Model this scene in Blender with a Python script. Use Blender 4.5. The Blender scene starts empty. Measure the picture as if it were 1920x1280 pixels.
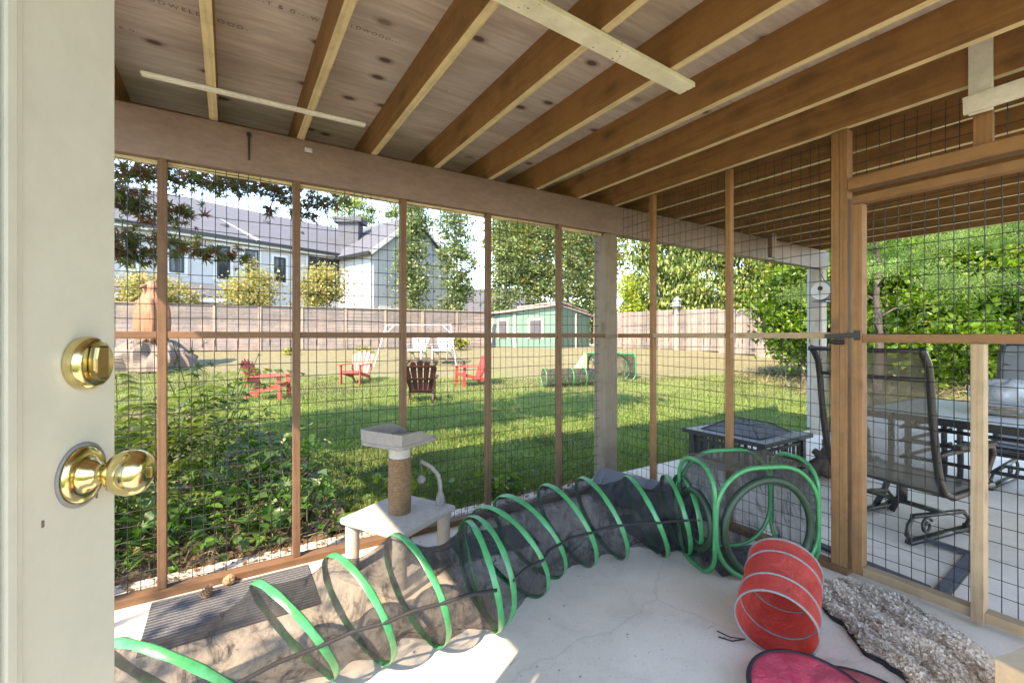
import bpy, bmesh, math, random
import numpy as np
from mathutils import Vector, Matrix
random.seed(7); rng = np.random.default_rng(7)
scn = bpy.context.scene; COL = scn.collection
R = math.radians
# ------------------------------------------------------------------ camera
EYE = 1.27; YAW = R(32.2); S, K = math.sin(YAW), math.cos(YAW); FPX = 843.0
cd = bpy.data.cameras.new('camera'); cam = bpy.data.objects.new('camera', cd); COL.objects.link(cam)
cam.location = (0, 0, EYE); cam.rotation_euler = (R(90), 0, -YAW)
cd.sensor_width = 36; cd.lens = 36*FPX/1920; cd.shift_y = -10/1920; cd.clip_start = 0.03; cd.clip_end = 3000
scn.camera = cam
# ------------------------------------------------------------------ sky and sun
SUN_EL, SUN_DIR = R(45), Vector((-.87, -.49, 0)).normalized()      # towards the sun
w = bpy.data.worlds.new('World'); scn.world = w; w.use_nodes = True
nt = w.node_tree; sky = nt.nodes.new('ShaderNodeTexSky'); sky.sky_type = 'NISHITA'; sky.sun_disc = False
sky.sun_elevation = SUN_EL; sky.sun_rotation = math.atan2(SUN_DIR.x, SUN_DIR.y); sky.air_density = 1.0; sky.dust_density = 0; sky.ozone_density = 3.5; sky.altitude = 900
bg = nt.nodes['Background']; nt.links.new(sky.outputs[0], bg.inputs[0]); bg.inputs[1].default_value = .15
ld = bpy.data.lights.new('sun', 'SUN'); ld.energy = 2.0; ld.angle = R(.5); ld.color = (1, .93, .82)
sun = bpy.data.objects.new('sun', ld); COL.objects.link(sun)
tow = Vector((SUN_DIR.x*math.cos(SUN_EL), SUN_DIR.y*math.cos(SUN_EL), math.sin(SUN_EL)))
sun.rotation_euler = tow.to_track_quat('Z', 'Y').to_euler(); sun.location = tow*30
vs = scn.view_settings; vs.view_transform = 'Standard'; vs.look = 'None'; vs.exposure = 3.05; vs.gamma = 1
vs.use_white_balance = True; vs.white_balance_temperature = 8600; vs.white_balance_tint = 14      # balanced for the shade
try: scn.cycles.max_bounces = 10; scn.cycles.diffuse_bounces = 6; scn.cycles.transparent_max_bounces = 24
except Exception: pass
# ------------------------------------------------------------------ plan helpers
def C(l, z, h=0.0):                       # plan position: l metres right of the view axis, z metres ahead
    return Vector((z*S + l*K, z*K - l*S, h))
def ground(x, y):                         # height of the lawn
    r = math.hypot(x, y)
    h = float(np.interp(r, [3, 6, 9, 12, 15, 17, 18.5, 20, 21.5, 25], [-.06, -.12, -.2, -.2, -.07, .08, .25, .48, .64, .66]))
    if y < 3.4 and x > -1.6: h = min(h, -.06) if r < 12 else h
    return h
# ------------------------------------------------------------------ materials
def nodes(name):
    m = bpy.data.materials.new(name); m.use_nodes = True; t = m.node_tree
    return m, t, t.nodes['Principled BSDF']
def N(t, kind, **kw):
    n = t.nodes.new('ShaderNode' + kind)
    for k, v in kw.items():
        if k in n.inputs: n.inputs[k].default_value = v
        else: setattr(n, k, v)
    return n
def ramp(t, fac, stops):
    n = t.nodes.new('ShaderNodeValToRGB'); e = n.color_ramp.elements
    while len(e) < len(stops): e.new(.5)
    for i, (p, c) in enumerate(stops): e[i].position = p; e[i].color = (*c, 1) if len(c) == 3 else c
    t.links.new(fac, n.inputs[0]); return n.outputs[0]
def mixc(t, fac, a, b, mode='MIX'):
    n = t.nodes.new('ShaderNodeMix'); n.data_type = 'RGBA'; n.blend_type = mode
    for i, v in ((0, fac), (6, a), (7, b)):
        if isinstance(v, (int, float)): n.inputs[i].default_value = v
        elif isinstance(v, tuple): n.inputs[i].default_value = (*v, 1)
        else: t.links.new(v, n.inputs[i])
    return n.outputs[2]
def coords(t, stretch=(1, 1, 1), rand=True, kind='Object'):
    tc = N(t, 'TexCoord'); mp = N(t, 'Mapping'); mp.inputs['Scale'].default_value = stretch
    t.links.new(tc.outputs[kind], mp.inputs[0])
    if rand:
        oi = N(t, 'ObjectInfo'); mu = N(t, 'Math', operation='MULTIPLY'); mu.inputs[1].default_value = 37.
        t.links.new(oi.outputs['Random'], mu.inputs[0]); cb = N(t, 'CombineXYZ')
        for i in range(3): t.links.new(mu.outputs[0], cb.inputs[i])
        t.links.new(cb.outputs[0], mp.inputs[1])
    return mp.outputs[0]
def noise(t, v, scale, detail=4, rough=.55, dist=0):
    n = N(t, 'TexNoise', Scale=scale, Detail=detail, Roughness=rough, Distortion=dist); t.links.new(v, n.inputs['Vector']); return n.outputs[0]
def bump(t, b, h, strength, dist=.01):
    n = N(t, 'Bump', Strength=strength, Distance=dist); t.links.new(h, n.inputs['Height']); t.links.new(n.outputs[0], b.inputs['Normal'])
def plain(name, c1, c2=None, scale=6, rough=.6, bm=.15, metal=0, stretch=(1, 1, 1), dirt=.25, fine=90, coat=0):
    m, t, b = nodes(name); c2 = c2 or tuple(x*.72 for x in c1); v = coords(t, stretch)
    col = ramp(t, noise(t, v, scale, 6, .6), [(.3, c2), (.68, c1)])
    if dirt: col = mixc(t, dirt, col, ramp(t, noise(t, v, scale*5, 5, .7), [(.35, tuple(x*.55 for x in c1)), (.6, c1)]))
    t.links.new(col, b.inputs['Base Color']); b.inputs['Roughness'].default_value = rough; b.inputs['Metallic'].default_value = metal
    if coat: b.inputs['Coat Weight'].default_value = coat
    if bm: bump(t, b, noise(t, v, fine, 3), bm, .004)
    return m
def wood(name, c1, c2, knot=(.1, .05, .02), rough=.7, knots=.5, scale=1, weather=None, kscale=1.0, island=0):
    m, t, b = nodes(name)
    v = coords(t, (1.2*scale, 14*scale, 14*scale)); v0 = coords(t, (1, 1, 1))
    n1 = noise(t, v, 3.2, 8, .62, .6)
    wv = N(t, 'TexWave', Scale=.9, Distortion=9, Detail=3); wv.bands_direction = 'Y'; wv.inputs['Detail Scale'].default_value = 1.2
    t.links.new(v, wv.inputs['Vector'])
    col = ramp(t, n1, [(.32, c2), (.62, c1)])
    col = mixc(t, .55, col, ramp(t, wv.outputs[1], [(.15, tuple(x*.62 for x in c2)), (.6, c1)]))
    oi = N(t, 'ObjectInfo'); col = mixc(t, .38, col, ramp(t, oi.outputs['Random'], [(0, tuple(x*.55 for x in c1)), (1, tuple(min(1, x*1.25) for x in c1))]))
    if knots:
        vk = coords(t, (4.2*kscale, 3*kscale, 9*kscale)); vo = N(t, 'TexVoronoi', Scale=1.0); t.links.new(vk, vo.inputs['Vector'])
        vo.inputs['Randomness'].default_value = 1
        col = mixc(t, ramp(t, vo.outputs['Distance'], [(.09, (min(1, knots*1.5),)*3), (.15, (knots*.6,)*3), (.27, (0, 0, 0))]), col, knot)
    if weather:
        col = mixc(t, ramp(t, noise(t, v0, 2.2, 5), [(.45, (0, 0, 0)), (.75, (.7,)*3)]), col, weather)
    col = mixc(t, .35, col, ramp(t, noise(t, v0, 9, 6, .7), [(.36, tuple(x*.5 for x in c1)), (.55, c1)]))
    if island:
        g = N(t, 'NewGeometry'); col = mixc(t, 1.0, col, ramp(t, g.outputs['Random Per Island'], [(0, (1-island,)*3), (.5, (1, .97, .95)), (1, (1+island*.4, 1+island*.2, 1+island*.1))]), 'MULTIPLY')
    t.links.new(col, b.inputs['Base Color']); b.inputs['Roughness'].default_value = rough
    bump(t, b, n1, .35, .004); return m
def leafmat(name, cols, trans=.35, rough=.5, vary=.45):
    m, t, b = nodes(name); g = N(t, 'NewGeometry')
    k = len(cols); col = ramp(t, g.outputs['Random Per Island'], [(i/max(1, k-1), c) for i, c in enumerate(cols)])
    cv = noise(t, coords(t), .9 if vary else 3, 3); col = mixc(t, 1.0, col, ramp(t, cv, [(.34, (1-vary,)*3), (.66, (1+vary*.55, 1+vary*.5, 1+vary*.3))]), 'MULTIPLY')
    t.links.new(col, b.inputs['Base Color']); b.inputs['Roughness'].default_value = rough
    b.inputs['Specular IOR Level'].default_value = .35
    tr = N(t, 'BsdfTranslucent'); hv = N(t, 'HueSaturation', Value=1.5, Saturation=1.1); t.links.new(col, hv.inputs['Color']); t.links.new(hv.outputs[0], tr.inputs[0])
    mx = N(t, 'MixShader'); mx.inputs[0].default_value = trans
    t.links.new(b.outputs[0], mx.inputs[1]); t.links.new(tr.outputs[0], mx.inputs[2])
    t.links.new(mx.outputs[0], t.nodes['Material Output'].inputs[0]); return m
def netmat(name, c, cover, rough=.7, weave=0, folds=.25):
    m, t, b = nodes(name); v = coords(t, (1, 1, .45))
    t.links.new(mixc(t, noise(t, v, 9, 5), tuple(x*.6 for x in c), c), b.inputs['Base Color']); b.inputs['Roughness'].default_value = rough
    tr = N(t, 'BsdfTransparent'); mx = N(t, 'MixShader')
    f = ramp(t, noise(t, v, 6.5, 7, .72, 2.2), [(.34, (cover-folds*.55,)*3), (.52, (cover-folds*.1,)*3), (.66, (min(1, cover+folds*1.2),)*3)])
    t.links.new(f, mx.inputs[0]); t.links.new(tr.outputs[0], mx.inputs[1]); t.links.new(b.outputs[0], mx.inputs[2])
    t.links.new(mx.outputs[0], t.nodes['Material Output'].inputs[0]); return m
M = {}
M['stud'] = wood('stud_wood', (.25, .12, .044), (.155, .07, .025), knots=.6)
M['studd'] = wood('backlit_stud', (.155, .078, .038), (.10, .048, .024), knots=.5)  # stud wood darkened: backlit shade of the left wall put into the colour
M['studpale'] = wood('pale_stud_wood', (.36, .25, .145), (.26, .175, .095), knots=.5)
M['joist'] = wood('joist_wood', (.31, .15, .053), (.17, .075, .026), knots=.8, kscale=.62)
M['joistu'] = wood('lit_edge_wood', (.56, .45, .26), (.42, .31, .155), knots=.35)  # paler joist undersides: bounce light from the floor painted into the wood
M['beam'] = plain('brown_beam_paint', (.215, .143, .12), (.15, .098, .083), 3.2, .5, .25, dirt=.4, stretch=(1, 3, 3))
M['post'] = wood('post_wood', (.205, .155, .11), (.14, .105, .072), knots=.6, kscale=.7)
M['postw'] = plain('worn_white_post', (.40, .36, .31), (.28, .21, .165), 4, .7, .3, stretch=(.6, 3, 3))
M['whitewood'] = plain('white_painted_wood', (.70, .68, .62), (.55, .52, .46), 7, .6, .25)
def speck():
    m, t, b = nodes('speckled_white_board'); v = coords(t)
    vo = N(t, 'TexVoronoi', Scale=55.); t.links.new(coords(t, (.6, 1, 1)), vo.inputs['Vector'])
    f = ramp(t, vo.outputs['Distance'], [(.10, (1, 1, 1)), (.22, (0, 0, 0))])
    g = ramp(t, noise(t, v, 7, 3), [(.52, (0, 0, 0)), (.6, (1, 1, 1))])
    base = ramp(t, noise(t, v, 9, 6), [(.3, (.5, .48, .36)), (.7, (.68, .66, .52))])
    t.links.new(mixc(t, mixc(t, 1.0, f, g, 'MULTIPLY'), base, (.05, .045, .035)), b.inputs['Base Color']); b.inputs['Roughness'].default_value = .7; return m
M['speck'] = speck()
def ply():
    m, t, b = nodes('plywood'); v = coords(t, (.9, 7, 1), False); v0 = coords(t, (1, 1, 1), False)
    n1 = noise(t, v, 2.4, 8, .65, 1.2)
    col = ramp(t, n1, [(.3, (.33, .25, .21)), (.5, (.45, .37, .32)), (.7, (.53, .45, .40))])
    col = mixc(t, ramp(t, noise(t, v0, 1.1, 4), [(.4, (0, 0, 0)), (.6, (.6,)*3)]), col, (.40, .38, .36))
    wv = N(t, 'TexWave', Scale=1.1, Distortion=14, Detail=4); wv.bands_direction = 'Y'; t.links.new(v, wv.inputs['Vector'])
    col = mixc(t, .12, col, ramp(t, wv.outputs[1], [(.1, (.2, .15, .12)), (.5, (.45, .37, .32))]))
    vk = coords(t, (4.6, 7.5, 1), False); vo = N(t, 'TexVoronoi', Scale=1.0, voronoi_dimensions='2D'); t.links.new(vk, vo.inputs['Vector'])
    sel = ramp(t, vo.outputs['Color'], [(.70, (0, 0, 0)), (.73, (1, 1, 1))]); kf = mixc(t, 1.0, sel, ramp(t, vo.outputs['Distance'], [(.10, (.95,)*3), (.15, (.4,)*3), (.26, (0, 0, 0))]), 'MULTIPLY')
    col = mixc(t, ramp(t, noise(t, coords(t, (.5, 2.2, 1), False), 2.6, 6, .65), [(.46, (0, 0, 0)), (.68, (.7,)*3)]), col, (.27, .225, .19))
    col = mixc(t, kf, col, (.07, .038, .028))
    t.links.new(col, b.inputs['Base Color']); b.inputs['Roughness'].default_value = .75; bump(t, b, n1, .2, .003); return m
M['ply'] = ply()
M['wallpaint'] = plain('cream_wall_paint', (.78, .76, .68), (.72, .70, .62), 2, .6, .1, dirt=.08)
M['ink'] = plain('faded_stamp_ink', (.17, .13, .11), rough=.9, bm=0)
M['wire'] = plain('black_wire', (.012, .014, .014), rough=.5, bm=0, dirt=0)
def concrete():
    m, t, b = nodes('concrete'); v = coords(t, rand=False)
    col = ramp(t, noise(t, v, 1.3, 8, .65), [(.3, (.55, .475, .39)), (.52, (.65, .565, .47)), (.72, (.72, .63, .53))])
    col = mixc(t, ramp(t, noise(t, v, 4.5, 8, .75, .6), [(.50, (0, 0, 0)), (.72, (.5,)*3)]), col, (.44, .38, .31))
    col = mixc(t, ramp(t, noise(t, v, 85, 3, .9), [(.60, (0, 0, 0)), (.70, (.8,)*3)]), col, (.22, .19, .16))
    vo = N(t, 'TexVoronoi', Scale=.55, feature='DISTANCE_TO_EDGE'); wv = N(t, 'TexNoise', Scale=3., Detail=6); t.links.new(v, wv.inputs['Vector']); t.links.new(mixc(t, .18, v, wv.outputs['Color']), vo.inputs['Vector'])
    col = mixc(t, ramp(t, vo.outputs['Distance'], [(.0, (.22,)*3), (.0018, (0, 0, 0))]), col, (.25, .21, .17))
    t.links.new(col, b.inputs['Base Color']); t.links.new(ramp(t, noise(t, v, 2, 5), [(.3, (.45,)*3), (.7, (.75,)*3)]), b.inputs['Roughness'])
    bump(t, b, noise(t, v, 45, 6), .12, .004); return m
M['concrete'] = concrete()
def lawnm():
    m, t, b = nodes('lawn_turf'); v = coords(t, rand=False); sx = N(t, 'SeparateXYZ'); t.links.new(v, sx.inputs[0])
    ln = N(t, 'VectorMath', operation='LENGTH'); t.links.new(v, ln.inputs[0])
    nz = noise(t, v, .42, 6, .6)
    ad = N(t, 'Math', operation='MULTIPLY_ADD'); ad.inputs[1].default_value = .048; t.links.new(ln.outputs['Value'], ad.inputs[0]); 
    sb = N(t, 'Math', operation='SUBTRACT'); sb.inputs[1].default_value = .62; t.links.new(nz, sb.inputs[0]); t.links.new(sb.outputs[0], ad.inputs[2])
    dry = ramp(t, ad.outputs[0], [(.36, (0, 0, 0)), (.66, (.85,)*3)])
    g = ramp(t, noise(t, v, 2.5, 8, .7), [(.3, (.09, .155, .026)), (.55, (.16, .225, .05)), (.75, (.22, .27, .085))])
    fine = ramp(t, noise(t, v, 55, 4, .8), [(.3, (.5,)*3), (.65, (1.1,)*3)])
    col = mixc(t, dry, g, ramp(t, noise(t, v, 5, 7, .7), [(.35, (.16, .135, .07)), (.7, (.25, .20, .125))]))
    t.links.new(mixc(t, .8, col, fine, 'MULTIPLY'), b.inputs['Base Color']); b.inputs['Roughness'].default_value = .9
    bump(t, b, noise(t, v, 38, 6, .8), .9, .05); return m
M['lawn'] = lawnm()
M['soil'] = plain('garden_soil', (.16, .105, .065), (.06, .042, .028), 9, .95, .9, fine=30)
M['grass'] = leafmat('grass_blades', [(0.072, 0.144, 0.022), (0.122, 0.202, 0.036), (0.187, 0.245, 0.065), (0.259, 0.259, 0.108)], .45, .6)
M['door'] = plain('cream_door_paint', (.49, .46, .385), (.43, .40, .33), 2.4, .36, .10, dirt=.16, fine=40)
M['brass'] = plain('polished_brass', (.78, .66, .34), (.62, .51, .24), 40, .19, 0, 1, dirt=0)
M['brassd'] = plain('dark_brass', (.35, .27, .13), (.28, .2, .09), 12, .22, 0, 1, dirt=0)  # darker brass tone for the two turn pieces
M['glass'] = plain('dark_glass', (.03, .035, .04), rough=.06, bm=0, dirt=0)
M['carpet'] = plain('cream_plush', (.42, .385, .34), (.33, .295, .26), 30, .95, .6, fine=260)
M['carpetd'] = plain('taupe_plush', (.25, .22, .195), (.19, .165, .145), 30, .95, .6, fine=260)
def sisal():
    m, t, b = nodes('sisal_rope'); v = coords(t, (1, 1, 1))
    wv = N(t, 'TexWave', Scale=38., Distortion=1.2, Detail=2); wv.bands_direction = 'Z'; t.links.new(v, wv.inputs['Vector'])
    t.links.new(mixc(t, .5, ramp(t, wv.outputs[1], [(.2, (.09, .045, .022)), (.8, (.25, .14, .065))]), ramp(t, noise(t, v, 60, 4), [(.3, (.11, .06, .03)), (.7, (.27, .17, .085))])), b.inputs['Base Color'])
    b.inputs['Roughness'].default_value = .9; bump(t, b, wv.outputs[1], .8, .004); return m
M['sisal'] = sisal()
M['green'] = plain('green_nylon', (.03, .27, .10), (.018, .16, .055), 22, .33, .5, dirt=.2, fine=40)
M['greend'] = plain('dark_green_binding', (.018, .05, .025), (.01, .028, .014), 20, .5, .3)
M['net'] = netmat('black_netting', (.012, .012, .015), .53, folds=.34)
M['netp'] = netmat('brown_panel_netting', (.16, .125, .09), .62)
M['netf'] = netmat('dark_floor_cloth', (.04, .042, .046), .82)
M['strap'] = plain('black_webbing', (.015, .015, .017), rough=.7, bm=.3)
M['rednylon'] = None
def nylon(name, c, tr, rough=.35):
    m, t, b = nodes(name); v = coords(t)
    n1 = noise(t, v, 11, 7, .75, 2.5); col = ramp(t, noise(t, v, 5, 4), [(.3, tuple(x*.8 for x in c)), (.7, c)])
    t.links.new(col, b.inputs['Base Color']); b.inputs['Roughness'].default_value = rough; bump(t, b, n1, 1.0, .035)
    tl = N(t, 'BsdfTranslucent'); t.links.new(col, tl.inputs[0]); mx = N(t, 'MixShader'); mx.inputs[0].default_value = tr
    t.links.new(b.outputs[0], mx.inputs[1]); t.links.new(tl.outputs[0], mx.inputs[2]); t.links.new(mx.outputs[0], t.nodes['Material Output'].inputs[0]); return m
M['rednylon'] = nylon('red_nylon', (.92, .10, .075), .4, .3)
M['pinknylon'] = nylon('pink_nylon', (.95, .075, .15), .1)
M['coralnylon'] = nylon('coral_nylon', (.88, .16, .17), .1)
M['greynylon'] = nylon('grey_nylon', (.19, .20, .24), .1, .45)
M['greyband'] = plain('grey_binding', (.21, .20, .20), rough=.7)
M['fleece'] = plain('sherpa_fleece', (.50, .41, .35), (.30, .245, .21), 55, .95, 1., fine=150)
M['card'] = plain('cardboard', (.50, .36, .22), (.42, .30, .18), 5, .8, .2)
M['ribmat'] = None
def ribs():
    m, t, b = nodes('ribbed_mat'); v = coords(t, rand=False); wv = N(t, 'TexWave', Scale=13.); wv.bands_direction = 'Y'; t.links.new(v, wv.inputs['Vector'])
    t.links.new(mixc(t, .35, ramp(t, wv.outputs[1], [(.2, (.035, .038, .047)), (.8, (.15, .155, .175))]), ramp(t, noise(t, v, 130, 2), [(.45, (.04,)*3), (.7, (.26,)*3)])), b.inputs['Base Color'])
    b.inputs['Roughness'].default_value = .9; bump(t, b, wv.outputs[1], 1., .01); return m
M['ribmat'] = ribs()
M['flatmat'] = plain('charcoal_mat', (.085, .088, .098), (.05, .05, .056), 20, .9, .5)
M['black'] = plain('black_powder_coat', (.012, .012, .013), (.009, .009, .010), 9, .5, .1)
M['bronze'] = plain('dark_bronze_metal', (.022, .02, .018), (.016, .014, .013), 9, .4, .1)
M['slate'] = plain('slate_tile', (.27, .29, .32), (.19, .21, .24), 7, .35, .2)
M['steelnet'] = netmat('spark_screen', (.13, .14, .16), .62, folds=.1)
M['sling'] = netmat('sling_fabric', (.17, .148, .115), .72, folds=.06)
M['slingb'] = netmat('grey_sling_fabric', (.20, .21, .23), .92, folds=.04)
M['tabletop'] = plain('mottled_stone_top', (.60, .59, .57), (.46, .455, .44), 14, .38, .05)
M['bag'] = nylon('white_bag', (.72, .73, .74), .2, .4)
M['bark'] = plain('bark', (.17, .13, .10), (.08, .06, .045), 14, .95, 1., stretch=(1, 1, .25), fine=30)
M['barkd'] = plain('dark_bark', (.07, .055, .045), (.04, .03, .025), 14, .95, .8)
M['barkp'] = plain('pale_bark', (.42, .36, .28), (.30, .25, .19), 10, .9, .6)
M['redplastic'] = plain('faded_red_plastic', (.42, .055, .045), (.35, .042, .036), 6, .45, .05, dirt=.08)
M['maroon'] = plain('shaded_red_plastic', (.05, .014, .013), (.038, .011, .010), 6, .45, .05, dirt=.08)  # red plastic darkened, shade on the chair's back put into its colour
M['whiteplastic'] = plain('white_slat_paint', (.46, .46, .455), (.40, .40, .40), 6, .5, .05, dirt=.08)
M['fence'] = wood('weathered_cedar_board', (.20, .17, .158), (.13, .11, .105), knots=.4, weather=(.36, .24, .17), scale=.35, kscale=.4, island=.3)
M['fencev'] = wood('weathered_picket', (.245, .21, .19), (.175, .148, .134), knots=.3, weather=(.40, .28, .2), scale=.35, kscale=.4, island=.45)
M['fpost'] = wood('fence_post_wood', (.30, .225, .165), (.22, .16, .115), knots=.4, scale=.4)
M['siding'] = None
def lap(name, c, step, axis='Z'):
    m, t, b = nodes(name); v = coords(t, rand=False, kind='Object'); wv = N(t, 'TexWave', Scale=1/step/ (2*math.pi)*6.2832/2, wave_profile='SAW'); wv.bands_direction = axis
    t.links.new(v, wv.inputs['Vector']); col = ramp(t, wv.outputs[1], [(.0, tuple(x*.55 for x in c)), (.10, c), (1, c)])
    t.links.new(mixc(t, .2, col, ramp(t, noise(t, v, 3, 6), [(.3, tuple(x*.7 for x in c)), (.7, c)])), b.inputs['Base Color']); b.inputs['Roughness'].default_value = .6
    bump(t, b, wv.outputs[1], .6, .03); return m
M['siding'] = lap('white_lap_siding', (.46, .465, .47), .19)
M['trim'] = plain('white_house_trim', (.56, .56, .555), (.52, .52, .51), 2, .5, .05, dirt=.05)
M['shingle'] = plain('grey_shingles', (.095, .10, .118), (.055, .058, .07), 3.5, .9, .9, stretch=(.6, .6, 3), dirt=.5, fine=9)
M['darkframe'] = plain('black_window_frame', (.02, .021, .023), rough=.4, bm=0)
M['shedgreen'] = lap('green_shed_board', (.13, .22, .175), .14)
M['shedroof'] = plain('shed_roofing', (.30, .25, .22), (.2, .16, .14), 4, .9, .5)
M['carved'] = wood('carved_redwood', (.30, .12, .06), (.18, .065, .03), knots=.2, scale=.5)
M['rock'] = plain('pale_rock', (.19, .148, .12), (.11, .085, .068), 4, .9, .9, fine=14)
M['bluegrey'] = plain('blue_grey_enamel', (.10, .115, .15), (.07, .08, .105), 8, .4, .1)
M['alu'] = plain('grey_downspout', (.42, .43, .46), (.36, .37, .40), 5, .4, .05)
M['cone'] = plain('cone_scales', (.36, .23, .13), (.18, .105, .055), 30, .85, .8)
M['hill'] = plain('hill_forest', (.06, .10, .09), (.035, .065, .06), .05, .95, 0)
L = {}
L['poplar'] = leafmat('poplar_leaf', [(0.070, 0.125, 0.043), (0.117, 0.179, 0.062), (0.179, 0.234, 0.094), (0.257, 0.289, 0.133)], .35, .4)
L['mixed'] = leafmat('mixed_leaf', [(0.102, 0.170, 0.034), (0.204, 0.272, 0.051), (0.340, 0.340, 0.068), (0.510, 0.357, 0.085)], .4)
L['cedar'] = leafmat('cedar_spray', [(0.048, 0.104, 0.034), (0.114, 0.190, 0.053), (0.228, 0.304, 0.076), (0.380, 0.399, 0.133)], .25)
L['yellow'] = leafmat('yellow_leaf', [(0.187, 0.211, 0.062), (0.281, 0.289, 0.101), (0.390, 0.351, 0.156), (0.406, 0.296, 0.133)], .4)
L['lush'] = leafmat('broad_leaf', [(0.039, 0.094, 0.009), (0.078, 0.164, 0.016), (0.133, 0.234, 0.027), (0.203, 0.281, 0.047)], .45, .35)
L['lace'] = leafmat('lace_leaf', [(0.081, 0.172, 0.046), (0.127, 0.230, 0.057), (0.184, 0.287, 0.086), (0.241, 0.333, 0.127)], .5, .5)
L['lime'] = leafmat('lime_leaf', [(0.208, 0.312, 0.033), (0.312, 0.390, 0.046), (0.416, 0.429, 0.065)], .4)
L['hosta'] = leafmat('hosta_leaf', [(0.156, 0.211, 0.031), (0.250, 0.281, 0.047), (0.328, 0.328, 0.078)], .3)
L['jmaple'] = leafmat('maple_leaf', [(.20, .055, .035), (.14, .09, .035), (.08, .10, .028), (.07, .11, .03), (.12, .14, .045), (.18, .06, .04)], .5, .45)
L['fern'] = leafmat('fern_frond', [(.04, .075, .015), (.08, .125, .025), (.13, .17, .04)], .45, .5)
L['bedleaf'] = leafmat('bed_leaf', [(.03, .085, .015), (.055, .145, .024), (.09, .20, .035), (.07, .125, .05)], .35, .38)
L['litter'] = leafmat('leaf_litter', [(.16, .08, .04), (.24, .12, .06), (.12, .07, .04), (.30, .20, .11), (.09, .06, .04)], .1, .8)
L['straw'] = leafmat('dry_straw', [(0.210, 0.175, 0.098), (0.154, 0.140, 0.077), (0.266, 0.231, 0.140), (0.098, 0.112, 0.042)], .2, .8)
L['fur'] = leafmat('fleece_curls', [(.50, .41, .35), (.78, .66, .55), (.84, .72, .61), (.88, .77, .67), (.90, .81, .72)], .2, .95)
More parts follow.
